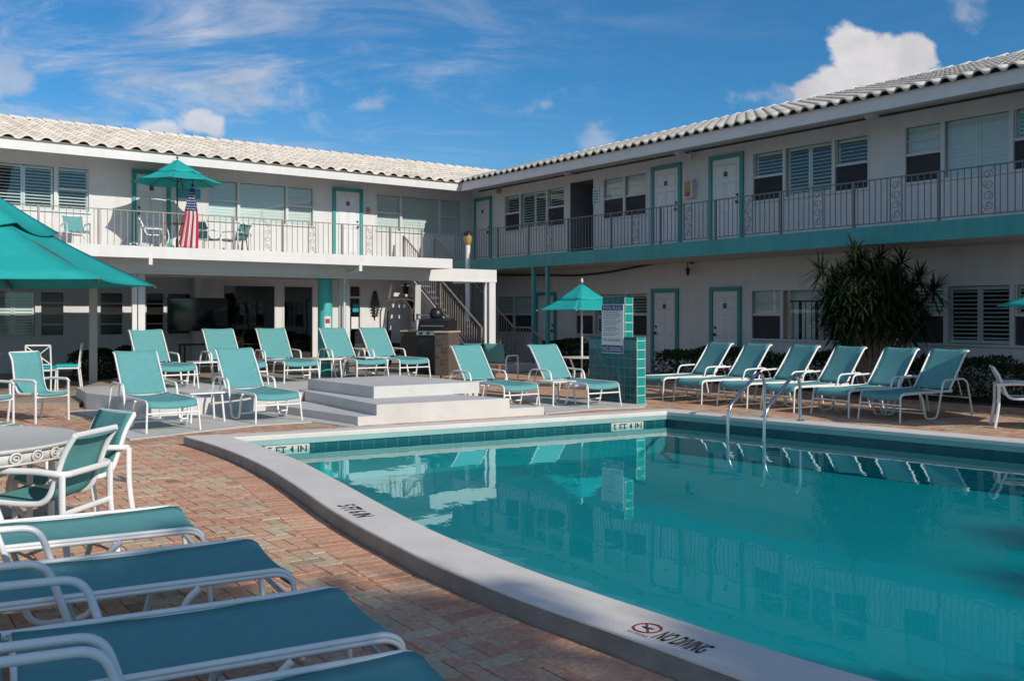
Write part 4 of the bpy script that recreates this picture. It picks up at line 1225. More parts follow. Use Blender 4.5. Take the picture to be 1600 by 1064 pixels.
# stairs
sp = thing('staircase', 'open-riser staircase with pale steel rails beside the canopy', 'staircase', (-.3,25.6,0)); og = (-.3,25.6,0)
FAR = Frame((-2.54,29.8,0), RW.d, RW.n)      # s down the flight, o across it (0 far side, 1.1 near side)
sl = .64
def rl(k, dz): return 3.05-sl*(k)+dz
k0, k1 = .1, 4.49
for o_ in (.03, 1.07):
    m = MB(); P = FAR.P
    for w in (0,): m.hexa([P(k0,o_-.02,rl(k0,-.30)),P(k1,o_-.02,rl(k1,-.30)),P(k1,o_+.02,rl(k1,-.30)),P(k0,o_+.02,rl(k0,-.30)),P(k0,o_-.02,rl(k0,-.02)),P(k1,o_-.02,rl(k1,-.02)),P(k1,o_+.02,rl(k1,-.02)),P(k0,o_+.02,rl(k0,-.02))])
    m.build('stringer', 'lattice_grey', sp, og)
for i in range(16):
    k = k0+.12+i*(k1-k0)/16; z = rl(k, -.05)
    m = MB(); m.fbox(FAR, k-.14, k+.16, .055, 1.045, z-.05, z); m.build('tread', 'stair_tread', sp, og)
m = MB(); m.fbox(FAR, k1, k1+1.15, .0, 1.1, .0, .19); m.build('landing', 'concrete_pale', sp, og)
def stair_rail(o_, kk0, kk1, ext):
    m = MB(); P = FAR.P
    m.tube([P(kk0,o_,rl(kk0,.95)), P(kk1,o_,rl(kk1,.95))]+([P(kk1+.75,o_,rl(kk1,.95)), P(kk1+1.25,o_,rl(kk1,.95)-.3)] if ext else []), .026, 8)
    m.tube([P(kk0,o_,rl(kk0,.10)), P(kk1,o_,rl(kk1,.10))]+([P(kk1+.75,o_,rl(kk1,.10)), P(kk1+1.25,o_,.08)] if ext else []), .014, 6)
    n = int((kk1-kk0)/.115)
    for i in range(n+1):
        k = kk0+(kk1-kk0)*i/n; m.fbox(FAR, k-.008,k+.008,o_-.008,o_+.008, rl(k,.10), rl(k,.95))
    if ext:
        for i in range(1, 10):
            k = kk1+1.25*i/9; ztop = rl(kk1,.95) if k < kk1+.75 else rl(kk1,.95)-.6*(k-kk1-.75)
            m.fbox(FAR, k-.008,k+.008,o_-.008,o_+.008, .12, ztop)
    m.build('handrail', 'rail_metal', sp, og)
    for k in (kk0, (kk0+kk1)/2, kk1)+((kk1+1.25,) if ext else ()):
        m = MB(); zt_ = rl(min(k,kk1),.95) if k <= kk1 else rl(kk1,.95)-.3
        m.fbox(FAR, k-.022,k+.022,o_-.022,o_+.022, max(0, rl(k,-.15)) if k <= kk1 else 0, zt_); m.build('post', 'rail_metal', sp, og)
stair_rail(.02, .25, k1, True)
stair_rail(1.08, .25, k1, False)
# pale block wall closing the space under the flight
m = MB(); P = FAR.P
ka, kb = .55, 4.15; za_, zb_ = rl(ka,-.34), rl(kb,-.34)
for o_ in (1.0, .86):
    m.add([P(ka,o_,.01),P(kb,o_,.01),P(kb,o_,zb_),P(ka,o_,za_)], [(0,1,2,3)], 0, False, [[(ka,0),(kb,0),(kb,zb_),(ka,za_)]])
m.add([P(ka,1.0,za_),P(kb,1.0,zb_),P(kb,.86,zb_),P(ka,.86,za_)], [(0,1,2,3)], 0, False, [[(0,0),(1,0),(1,.1),(0,.1)]])
m.add([P(ka,1.0,.01),P(ka,.86,.01),P(ka,.86,za_),P(ka,1.0,za_)], [(0,1,2,3)], 0, False, [[(0,0),(.1,0),(.1,za_),(0,za_)]])
m.add([P(kb,1.0,.01),P(kb,.86,.01),P(kb,.86,zb_),P(kb,1.0,zb_)], [(0,1,2,3)], 0, False, [[(0,0),(.1,0),(.1,zb_),(0,zb_)]])
solo(m, 'block_wall', 'block_wall_tile', 'pale grey block wall closing the space under the stairs', 'wall', P(2.3,1.0,0))
# dark planters stepping up the side of the stairs
for i, (k, dz) in enumerate(((.55,-.62),(.85,-.85),(1.15,-1.05),(1.5,-1.35),(2.2,-.55),(2.55,-.55),(2.9,-.55),(3.3,-.5))):
    c = FAR.P(k, 1.18, rl(k, dz)); m = MB()
    m.lathe([(.0,0),(.075,0),(.10,.20),(.115,.20),(.115,.23),(.095,.23),(.085,.19),(0,.19)], (0,0,0), 14)
    rr = thing('hanging_planter', 'small dark planter hanging on the stair side, '+['highest of the left group','second of the left group','third of the left group','lowest of the left group','highest along the rail','second along the rail','third along the rail','lowest along the rail'][i], 'planter', c, 0, 'dark planters on the stairs')
    m.build('pot', 'black_plastic', rr)
    g = MB()
    for q in range(14):
        a = random.uniform(0,2*PI); l = random.uniform(.08,.16); g.add([(0,0,.2),(math.cos(a)*l*.5-.02*math.sin(a),math.sin(a)*l*.5+.02*math.cos(a),.2+l*.8),(math.cos(a)*l,math.sin(a)*l,.2+l*.5),(math.cos(a)*l*.5+.02*math.sin(a),math.sin(a)*l*.5-.02*math.cos(a),.2+l*.75)], [(0,1,2,3)])
    g.build('foliage', 'leaf_dark', rr)

# teal column, pilaster, TV
c = LW.P(t(508,7.75),7.75,PZ)
m = MB(); m.lathe([(.146,.0),(.146,2.20)], n=32)
rr = thing('round_column', 'round teal column holding the patio roof beside the glass doors', 'column', c)
m.build('shaft', 'column_teal', rr)
m = MB(); d = (Vector((0,0,0))-Vector((c.x,c.y,0))).normalized(); ex = Vector((-d.y,d.x,0)); b = d*.152+ex*.05
m.add([b+ex*x+Vector((0,0,z)) for x,z in ((-.06,.97),(.06,.97),(.06,1.20),(-.06,1.20))], [(0,1,2,3)]); m.add([b+d*.004+ex*x+Vector((0,0,z)) for x,z in ((-.043,1.06),(.043,1.06),(.043,1.15),(-.043,1.15))], [(0,1,2,3)], 1)
m.build('notice', ['sign_white','fire_red'], rr)
x = t(308.5,.25); m = MB(); m.fbox(LW, x-.10, x+.10, .12, .34, .02, 2.74); x = t(308.5,1.6)
solo(m, 'patio_post', 'white_trim', 'square pale post behind the big wall screen', 'post', LW.P(x,1.6,0))
a0, a1 = sorted((t(262,1.85), t(356,1.85)))
zz0, zz1 = LW.z(310,517.5,1.85), LW.z(310,465.5,1.85)
rr = thing('television', 'large black flat television hung on the patio post', 'television', LW.P((a0+a1)/2,1.85,zz0)); og = LW.P((a0+a1)/2,1.85,zz0)
m = MB(); m.fbox(LW, a0, a1, 1.80, 1.86, zz0, zz1); m.build('casing', 'black_plastic', rr, og)
m = MB(); m.fbox(LW, a0+.02, a1-.02, 1.855, 1.864, zz0+.025, zz1-.02); m.build('screen', 'screen_glass', rr, og)
m = MB(); m.fbox(LW, t(308.5,.34)-.05, t(308.5,.34)+.05, .335, 1.81, (zz0+zz1)/2-.1, (zz0+zz1)/2+.1); m.build('bracket', 'black_plastic', rr, og)
# long dark bench table under the television
rr = thing('console_table', 'dark narrow table below the television', 'table', LW.P(t(318,1.4),1.4,0)); og = LW.P(t(318,1.4),1.4,0)
q0, q1 = sorted((t(286,1.4), t(350,1.4)))
m = MB(); m.fbox(LW, q0, q1, 1.0, 1.45, .70, .74); m.build('table_top', 'dark_brown', rr, og)
for xx in (q0+.04, q1-.04):
    for oo in (1.05, 1.40): m = MB(); m.fbox(LW, xx-.02, xx+.02, oo-.02, oo+.02, .02, .70); m.build('leg', 'dark_brown', rr, og)
# wall ornament and shelf
rr = thing('wall_ornament', 'dark metal leaf ornament on the shaded wall above the bench', 'ornament', LW.P(t(586,.04),.04,1.35)); og = LW.P(t(586,.04),.04,1.35)
m = MB(); x = t(586,.04)
for i in range(9):
    zc = 1.38+i*.085; l = .20*(1-abs(i-3.2)/8)
    for sg in (-1,1):
        m.tube([LW.P(x,.03,zc), LW.P(x+sg*l*.6,.04,zc+.09), LW.P(x+sg*l,.03,zc+.04)], [.012,.03,.006], 6)
m.tube([LW.P(x,.03,1.30), LW.P(x,.03,2.20)], .012, 6); m.build('metal_leaves', 'black_plastic', rr, og)
rr = thing('wall_bench', 'dark slatted bench with pale cushions against the shaded wall', 'bench', LW.P(t(590,.4),.4,0)); og = LW.P(t(590,.4),.4,0)
x = t(590,.4); m = MB()
for xx in (x-.6,x+.6): m.fbox(LW, xx-.03,xx+.03,.15,.65,.02,.62)
m.fbox(LW, x-.6,x+.6,.1,.16,.45,.98); m.fbox(LW, x-.57,x+.57,.16,.65,.36,.40); m.build('frame', 'black_plastic', rr, og)
m = MB(); m.fbox(LW, x-.55,x+.55,.18,.63,.40,.50); m.build('cushion', 'mat_tan', rr, og)

# luggage cart
c = at(625, 23.6, PZ); rr = thing('luggage_cart', 'dark birdcage luggage cart standing left of the lattice', 'cart', c, .5)
m = MB()
for y in (-.25,.25):
    m.tube(smooth_path([(-.42,y,.25),(-.42,y,1.35),(-.22,y,1.6),(.22,y,1.6),(.42,y,1.35),(.42,y,.25)],.14,6), .018, 8)
m.tube([(0,-.25,1.6),(0,.25,1.6)], .016, 8); m.tube([(-.42,-.25,.9),(-.42,.25,.9)], .012, 8); m.tube([(.42,-.25,.9),(.42,.25,.9)], .012, 8); m.build('hoops', 'dark_brown', rr)
m = MB(); m.box(-.5,.5,-.3,.3,.18,.25, ch=.015); m.build('deck', 'dark_brown', rr)
for x in (-.4,.4):
    for y in (-.22,.22):
        MB().tube([(x,y-.02,.09),(x,y+.02,.09)], .09, 14).build('wheel', 'black_plastic', rr)
# tall white shelf rack with planters
c = at(667, 21.9, PZ); rr = thing('shelf_rack', 'white open shelf rack with a tan box, behind the grill', 'shelf', c, .15)
m = MB()
for x in (-.22,.22):
    for y in (-.15,.15): m.box(x-.02,x+.02,y-.02,y+.02,0,1.25)
for z in (.35,.72,1.21): m.box(-.24,.24,-.17,.17,z,z+.03)
m.build('frame', 'white_trim', rr)
m = MB(); m.box(-.16,.12,-.12,.12,.75,1.05); solo_ = m.build('box', 'mat_tan', None); solo_.location = c; tag(solo_, 'tan box standing on the white shelf rack', 'box')
m = MB(); m.hexa([(-.07,-.05,0),(.07,-.05,0),(.07,.05,0),(-.07,.05,0),(-.02,-.05,1.92),(.10,-.05,1.92),(.10,.05,1.92),(-.02,.05,1.92)])
o = m.build('leaning_board', 'white_trim'); o.location = at(651, 22.4, PZ); tag(o, 'tall white leaning board between cart and shelf rack', 'board')
# grill built into a stone counter
c = at(684, 20.0, PZ); rr = thing('barbecue_grill', 'black gas barbecue with chrome trim beside the stone counter', 'grill', c, -.35)
m = MB(); m.box(-.34,.34,-.25,.25,.08,.80, ch=.015); m.build('cabinet', 'black_plastic', rr)
m = MB(); m.box(-.36,.36,-.29,.27,.80,.90, ch=.01); m.build('control_panel', 'steel', rr)
m = MB()
L_ = [(math.cos(math.radians(a))*.26, math.sin(math.radians(a))*.26) for a in range(0,181,18)]
vs = [(x0, p[0], .90+p[1]) for x0 in (-.34,.34) for p in L_]; n = len(L_)
m.add(vs, [(i,i+1,n+i+1,n+i) for i in range(n-1)]+[tuple(range(n))[::-1], tuple(range(n,2*n))], 0); m.build('lid', 'black_plastic', rr)
MB().tube([(-.26,-.29,1.0),(.26,-.29,1.0)], .014, 8).build('handle', 'steel', rr)
for i in range(4): MB().tube([(-.25+i*.166,-.29,.85),(-.25+i*.166,-.325,.85)], .028, 12).build('knob', 'black_plastic', rr)
MB().lathe([(.0,1.12),(.10,1.12),(.15,1.22),(.11,1.36),(0,1.38)], (-.08,.1,0), 14).build('pot_cover', 'black_plastic', rr)
for c, rz, w, lab in ((at(656,20.6,PZ), -.35, .62, 'low dark stone counter left of the barbecue'), (at(699,19.7,PZ), -.35, .30, 'brown stone cabinet right of the barbecue')):
    rr = thing('stone_counter', lab, 'counter', c, rz, 'stone counters')
    m = MB(); m.box(-w/2,w/2,-.28,.28,0,.86); m.build('body', 'counter_stone', rr)
    m = MB(); m.box(-w/2-.02,w/2+.02,-.31,.31,.86,.90, ch=.01); m.build('counter_top', 'counter_top', rr)
    if w < .5:
        for x, z, s_ in ((-.04,.68,.06),(.06,.52,.05),(-.07,.40,.04),(.04,.27,.05)):
            m = MB(); m.box(x-s_,x+s_,-.290,-.278,z-s_,z+s_); m.build('tile', 'dark_brown', rr)
c = at(779, 24.2); rr = thing('flower_pot', 'terracotta pot with orange blossoms beside the last canopy post', 'pot', c); rr.scale = (.38,.38,1.1)
MB().lathe([(0,0),(.14,0),(.19,.30),(.21,.30),(.21,.36),(.17,.36),(.16,.3),(0,.3)], n=18).build('pot', 'terracotta', rr)
g = MB()
for q in range(60):
    a = random.uniform(0,2*PI); l = random.uniform(.05,.2); z = .36+random.uniform(0,.45); cx, cy = math.cos(a)*l, math.sin(a)*l
    e = random.uniform(.02,.05); b = random.uniform(0,PI); g.add([(cx+e*math.cos(b),cy+e*math.sin(b),z),(cx,cy,z+e),(cx-e*math.cos(b),cy-e*math.sin(b),z),(cx,cy,z-e)], [(0,1,2,3)], q%2)
g.build('blossoms', ['terracotta','leaf_dark'], rr)
# lamp post rising behind the canopy
c = at(731, 27.4); rr = thing('lamp_post', 'slim white lamp post with amber lantern behind the canopy beam', 'lamp', c)
MB().lathe([(.075,0),(.07,3.45)], n=16).build('pole', 'pole_white', rr)
MB().lathe([(.07,3.45),(.10,3.50),(.12,3.70),(.115,3.72),(.07,3.72)], n=8).build('lantern', 'amber', rr)
MB().lathe([(.135,3.72),(.135,3.75),(.06,3.84),(0,3.88)], n=8).build('cap', 'black_plastic', rr)
# two teal posts under the balcony
for u, lb in ((834.5,'left'),(856,'right')):
    x = RW.s(u, 1.70); m = MB(); m.fbox(RW, x-.045, x+.045, 1.66, 1.75, .0, 2.738)
    m.fbox(RW, x-.08, x+.08, 1.62, 1.79, .0, .02)
    solo(m, 'balcony_post', 'teal_paint', lb+' of two slim teal posts under the balcony edge', 'post', RW.P(x,1.7,0), 'teal balcony posts')

# ---- tiled shower wall with the rules sign
eX = gp(1001.5,632); FT = Frame((eX.x,eX.y,0), (-.581,.814,0), (-.814,-.581,0))
rr = thing('tiled_wall', 'stepped freestanding wall in glossy dark teal tiles carrying the pool rules sign', 'wall', (eX.x,eX.y,0)); og = (eX.x,eX.y,0)
def tbox(m, fr, s0,s1,o0,o1,z0,z1):
    P = fr.P
    def q(a,b,c,d,w,h): m.add([a,b,c,d], [(0,1,2,3)], 0, False, [[(0,z0),(w,z0),(w,z0+h),(0,z0+h)]])
    h = z1-z0; w = s1-s0; dd = o1-o0
    q(P(s0,o1,z0),P(s1,o1,z0),P(s1,o1,z1),P(s0,o1,z1),w,h); q(P(s0,o0,z0),P(s1,o0,z0),P(s1,o0,z1),P(s0,o0,z1),w,h)
    for x in (s0,s1): m.add([P(x,o0,z0),P(x,o1,z0),P(x,o1,z1),P(x,o0,z1)], [(0,1,2,3)], 1, False, [[(-.0,z0),(.15,z0),(.15,z1),(0,z1)]])
    m.add([P(s0,o0,z1),P(s1,o0,z1),P(s1,o1,z1),P(s0,o1,z1)], [(0,1,2,3)], 0, False, [[(0,0),(w,0),(w,dd),(0,dd)]])
m = MB(); tbox(m, FT, 0, 1.22, -.10, .09, 0, 1.11); m.build('lower_wall', ['pillar_shaded_tile','pillar_lit_end_tile'], rr, og)
m = MB(); tbox(m, FT, .004, 1.216, -.10, .093, .90, 1.055); m.build('pale_band', ['pillar_band_tile','pillar_lit_end_tile'], rr, og)  # lighter row of tiles near the top of the lower wall
m = MB(); tbox(m, FT, .30, .86, -.10, .088, 1.11, 1.77); m.build('upper_wall', ['pillar_shaded_tile','pillar_lit_end_tile'], rr, og)
s0 = FT.s(974, .10); s1 = FT.s(940.5, .10)
z0 = EYE-(552-490)/F*FT.Y(958,.1); z1 = EYE-(475.5-490)/F*FT.Y(958,.1)
c = FT.P(s1,.10,z0); rr = thing('rules_sign', 'white and blue pool rules board fixed to the tiled wall', 'sign', c); og = c
m = MB(); m.fbox(FT, s0, s1, .0935, .104, z0, z1); m.build('board', 'sign_white', rr, og)
W_ = s1-s0; H_ = z1-z0; ex = -FT.d; ez = Vector((0,0,1))
def sp_(x, y, o_=.1065): return FT.P(s1-x*W_, o_, z0+y*H_)
for (y0, y1) in ((.878,.985),(.015,.165)):
    m = MB(); m.fbox(FT, s0+.008, s1-.008, .104, .1055, z0+y0*H_, z0+y1*H_); m.build('blue_band', 'sign_blue', rr, og)
text_mb('POOL RULES', W_*.84, H_*.06, ex, ez, sp_(.08,.90), 0).build('heading', 'sign_white', rr, og)
text_mb('NO DIVING', W_*.86, H_*.095, ex, ez, sp_(.07,.042), 0).build('heading', 'sign_white', rr, og)
m = MB()
text_mb('NO LIFEGUARD', W_*.80, H_*.05, ex, ez, sp_(.09,.245), 0, m)
m.build('heading', 'sign_blue', rr, og)
yy = .845
for i, wd in enumerate((.82,.78,.82,.80,.62,0,.82,.78,.58,0,.66,.74,.60,0,.70,.60)):
    if wd:      # the small print, too fine to read, as broken ruled words
        m = MB(); x = .09
        while x < wd:
            l = random.uniform(.05,.13); l = min(l, wd+.06-x)
            m.fbox(FT, s1-(x+l)*W_, s1-x*W_, .104, .1058, z0+yy*H_, z0+(yy+.016)*H_); x += l+.022
        m.build('text_line', 'ink_grey', rr, og)
    yy -= .0365 if wd else .016

# ---- pool ladder rails
edge_in = Vector((-nR_[0], -nR_[1], 0))
for b, lb in ((Vector((3.74,12.46,0)),'right'), (Vector((3.40,12.93,0)),'left')):
    def q(d, z): p = b+edge_in*d; return (p.x, p.y, z)
    pts = smooth_path([q(0,.05), q(0,.56), q(.06,.70), q(.20,.70), q(.88,.30), q(.92,-.40)], .13, 8)
    rr = thing('ladder_rail', lb+' one of the two curved stainless pool ladder rails', 'handrail', (b.x,b.y,0), 0, 'pool ladder rails')
    MB().tube(pts, .0215, 14).build('rail', 'steel', rr, (b.x,b.y,0))
    MB().lathe([(.06,0.0),(.06,.012),(.03,.03),(0,.03)], (b.x,b.y,CZ if lb=='x' else .10), 18).build('escutcheon', 'steel', rr, (b.x,b.y,0))

# ---- writing on the pool edge
def marking(txt, o_px, x_px, h_px, label, zz):
    o0_ = gp(*o_px, zz); x0 = gp(*x_px, zz); h0 = gp(*h_px, zz)
    ex = x0-o0_; ey = h0-o0_; w = ex.length; ex.normalize(); ey = ey-ex*ey.dot(ex)*1.0; h = ey.length
    m = MB(); text_mb(txt, w, h, ex, ey, o0_, 0, m, fat=.018)
    return m, ex, ey.normalized(), o0_, w, h
zz = CZ+.003
m, ex, ey, o0_, w, h = marking('5 FT 6 IN', (526,789.5), (557.5,808), (552,786), '', zz)
solo(m, 'depth_marking', 'ink_black', 'black depth figures 5 FT 6 IN painted on the near coping', 'marking', o0_)
m, ex, ey, o0_, w, h = marking('NO DIVING', (1017,995), (1090,1020), (1042,984), '', zz)
rr = thing('warning_marking', 'NO DIVING lettering with red barred circle on the near coping', 'marking', o0_)
m.build('lettering', 'ink_black', rr, o0_)
cc = gp(1012,980.5,zz); m = MB(); R1 = .062
m.tube([cc+ex*(R1*math.cos(2*PI*i/32))+ey*(R1*math.sin(2*PI*i/32)) for i in range(32)], .006, 4, closed=True, ry=.0015, up=(0,0,1))
m.tube([cc+ex*(R1*.7)-ey*(R1*.7), cc-ex*(R1*.7)+ey*(R1*.7)], .005, 4, ry=.0015, up=(0,0,1)); m.build('barred_circle', 'ink_red', rr, o0_)
m = MB(); m.tube([cc-ex*.03, cc+ex*.0, cc+ex*.028+ey*.012], [.004,.010,.004], 6, ry=.001, up=(0,0,1)); m.build('diver', 'ink_black', rr, o0_)
m = MB(); text_mb('NO DIVING', .115, .018, ex, ey, gp(979,984.5,zz), 0, m); m.build('small_lettering', 'ink_black', rr, o0_)
eFv = Vector((eF[0],eF[1],0)); nFv = Vector((nF[0],nF[1],0))
for u0, u1, lb in ((414,484,'left end of the far pool wall'), (956,1006,'far pool wall near the corner')):
    k0_ = [None,None]
    for i, u in enumerate((u0,u1)):
        kk = (u-800)/F; k0_[i] = (kk*P0[1]-P0[0])/(eF[0]-kk*eF[1])
    a = Vector((P0[0],P0[1],0))+eFv*k0_[0]+nFv*.010; L0 = k0_[1]-k0_[0]
    rr = thing('depth_tile', 'pale 5 FT 4 IN tile strip, '+lb, 'marking', (a.x,a.y,WZ), 0, 'depth tiles on the far pool wall')
    og = (a.x,a.y,WZ); z0 = WZ-.06; z1 = -.014
    b = a+eFv*L0
    m = MB(); m.hexa([(a.x,a.y,z0),(b.x,b.y,z0),(b.x+nF[0]*.01,b.y+nF[1]*.01,z0),(a.x+nF[0]*.01,a.y+nF[1]*.01,z0),(a.x,a.y,z1),(b.x,b.y,z1),(b.x+nF[0]*.01,b.y+nF[1]*.01,z1),(a.x+nF[0]*.01,a.y+nF[1]*.01,z1)]); m.build('tile', 'marker_tile', rr, og)
    m = MB(); text_mb('5 FT 4 IN', L0*.88, .085, eFv, Vector((0,0,1)), a+eFv*L0*.06-nFv*.002+Vector((0,0,z0+.012)), 0, m, fat=.02); m.build('lettering', 'ink_black', rr, og)

# ---- things on the facades
def wallbox(fr, u, v, w, h, d, m_, name, label, cat, o_=0.0, group=None):
    x = fr.s(u, o_); z = fr.z(u, v, o_); m = MB(); m.fbox(fr, x-w/2, x+w/2, o_+.001, o_+d, z-h/2, z+h/2)
    return solo(m, name, m_, label, cat, fr.P(x,o_,z), group)
# fire extinguisher cabinet
x = RW.s(1080.5); z = RW.z(1080.5,296); c = RW.P(x,0,z)
rr = thing('extinguisher_cabinet', 'yellow and red fire extinguisher cabinet between the two teal doors upstairs', 'fire extinguisher', c)
m = MB(); m.fbox(RW, x-.15,x+.15,.002,.14,z-.22,z+.22); m.build('casing', 'frame_alu', rr, c)
m = MB(); m.fbox(RW, x-.10,x+.10,.14,.146,z-.19,z+.19); m.build('door', 'amber', rr, c)
m = MB(); m.fbox(RW, x-.07,x+.07,.146,.152,z-.18,z-.09); m.build('label_plate', 'fire_red', rr, c)
# small sign by the breezeway
x = RW.s(932); z = RW.z(932,307); c = RW.P(x,0,z); rr = thing('room_sign', 'small white sign with teal lines beside the breezeway', 'sign', c)
m = MB(); m.fbox(RW, x-.13,x+.13,.001,.02,z-.20,z+.20); m.build('plate', 'sign_white', rr, c)
m = MB()
for i in range(5): m.fbox(RW, x-.11,x+.08+.02*(i%2),.02,.022,z+.12-i*.075,z+.16-i*.075)
m.build('teal_lines', 'sign_teal', rr, c)
# teal sign on the left wing
x = LW.s(294); z = LW.z(294,302.5); c = LW.P(x,0,z); rr = thing('room_sign', 'long teal sign on the left wing wall behind the flag', 'sign', c)
m = MB(); m.fbox(LW, x-.32,x+.32,.001,.02,z-.13,z+.13); m.build('plate', 'sign_teal', rr, c)
m = MB(); m.fbox(LW, x-.24,x+.24,.02,.022,z+.02,z+.05); m.fbox(LW, x-.18,x+.18,.02,.022,z-.06,z-.03); m.build('pale_lines', 'ink_grey', rr, c)
wallbox(LW, 574.5, 329, .09, .16, .06, 'amber', 'alarm_box', 'small amber alarm box right of the left wing door', 'alarm')
# sconces and soffit lights
for fr, u, v, lb in ((RW,1082,418,'dark wall lantern under the balcony above the ground-floor doors'), (RW,1086,240,'white wall bracket between the two upstairs teal doors')):
    x = fr.s(u); z = fr.z(u, v); c = fr.P(x,0,z); rr = thing('wall_bracket', lb, 'wall light', c)
    mt = 'black_plastic' if v > 400 else 'white_trim'
    m = MB(); m.fbox(fr, x-.06,x+.06,.001,.03,z+.08,z+.22); m.build('back_plate', mt, rr, c)
    m = MB(); m.tube(smooth_path([fr.P(x,.03,z+.15),fr.P(x,.16,z+.17),fr.P(x,.16,z-.02)],.05,5), .014, 8); m.build('arm', mt, rr, c)
    m = MB(); q = fr.P(x,.16,z-.2); m.lathe([(0,0),(.03,.0),(.055,.16),(.02,.2),(0,.2)], (q.x,q.y,q.z), 10); m.build('lantern', mt, rr, c)
for u, lb in ((1362,'right above the louvred windows'), (1062,'above the first upstairs teal door'), (888,'above the breezeway')):
    x = RW.s(u,.35); c = RW.P(x,.35,5.40); rr = thing('soffit_light', 'flat round light under the right eave, '+lb, 'ceiling light', c, 0, 'soffit lights')
    MB().lathe([(0,-.10),(.11,-.09),(.14,-.05),(.15,.02),(0,.02)], (0,0,0), 20).build('shade', 'soffit', rr)
c = RW.P(RW.s(779,.3),.3,5.28); rr = thing('security_light', 'small amber security light under the eave in the inner corner', 'wall light', c)
MB().lathe([(0,-.12),(.07,-.10),(.10,0),(.05,.06),(0,.06)], (0,0,0), 14).build('lens', 'amber', rr); m = MB(); m.box(-.03,.03,-.03,.03,.05,.16); m.build('mount', 'white_trim', rr)
# cables
m = MB(); m.tube([RW.P(s_,.02,5.40) for s_ in (0.4, SRt-1)], .022, 6)
solo(m, 'eave_cable', 'cable_dark', 'straight dark cable along the right wing just under its eave', 'cable', RW.P(.4,0,5.4))
pts = []
for u, v in ((705,430),(783,430),(850,430),(900,431),(950,426),(1000,416),(1040,408.5),(1082,406.5),(1200,400),(1400,387.5),(1600,374.5),(1700,368)):
    pts.append(RW.P(RW.s(u,.05),.05,RW.z(u,v,.05)))
m = MB(); m.tube(smooth_path(pts, .5, 4), .028, 6)
solo(m, 'wall_cable', 'cable_dark', 'dark cable sagging across the right wing wall below the balcony', 'cable', pts[0])

# ---- flag on its pole at the terrace rail
c = LW.P(LW.s(300,BO+.06), BO+.06, 0); Yf = c.y
def fp(u, v, dy=0.0): return Vector(((u-800)/F*Yf, Yf+dy, EYE-(v-490)/F*Yf))
base = fp(278,372); top = fp(302,281)
rr = thing('flag', 'american flag hanging furled from a pole tied to the balcony rail', 'flag', base); og = base
MB().tube([base, top], .013, 8).build('pole', 'pole_brown', rr, og)
MB().lathe([(0,-.03),(.03,-.01),(.03,.02),(0,.05)], top, 10).build('finial', 'black_plastic', rr, og)
def cloth(i, j, NR=24, NC_=14):
    a = i/NR; b = j/NC_
    L0_ = fp(300-20*a-2*min(1,a*4), 288+99*a); R0_ = fp(303+7*min(1,a*2.0), 288+102*a)
    q = L0_.lerp(R0_, b); q.y += .022*math.sin(b*PI*4.2+a*1.5)*min(1,a*3)-.02; return q
parts = {'flag_blue': MB(), 'flag_red': MB(), 'flag_white': MB()}
for j in range(14):
    for seg, mname in (((0,10),'flag_blue'), ((10,24),'flag_red' if (j//2) % 2 == 0 else 'flag_white')):
        rows = [[cloth(i, j), cloth(i, j+1)] for i in range(seg[0], seg[1]+1)]
        parts[mname].sheet(rows, .004, smooth=True)
parts['flag_blue'].build('canton', 'flag_blue', rr, og); parts['flag_red'].build('red_stripes', 'flag_red', rr, og); parts['flag_white'].build('white_stripes', 'flag_white', rr, og)
m = MB()
for i in range(1, 10):
    for j in range(1, 14, 2):
        jj = j+(i%2)*1.0
        if jj > 13: continue
        if i < 4 and (i+j) % 4: continue
        q = cloth(i+.3, jj)+Vector((0,-.012,0)); w = .016+.004*(i/10); pt5 = []
        for k in range(10):
            rad = w if k%2==0 else w*.45; an = PI/2+2*PI*k/10; pt5.append(q+Vector((rad*math.cos(an),0,rad*math.sin(an))))
        m.add(pt5, [tuple(range(10))])
m.build('stars', 'flag_white', rr, og)
# folded easel at the terrace rail
c = LW.P(t(381,BO-.30),BO-.30,TZ1); rr = thing('folded_easel', 'slim brown folded easel leaning at the balcony rail right of the flag', 'easel', c)
for i in range(3):
    a = 2*PI*i/3+.4; MB().tube([(.11*math.cos(a),.11*math.sin(a),0),(.012*math.cos(a),.012*math.sin(a),.72)], .014, 6).build('leg', 'pole_brown', rr)
MB().lathe([(.0,.60),(.03,.62),(.022,.76),(0,.78)], n=10).build('head', 'pole_brown', rr)

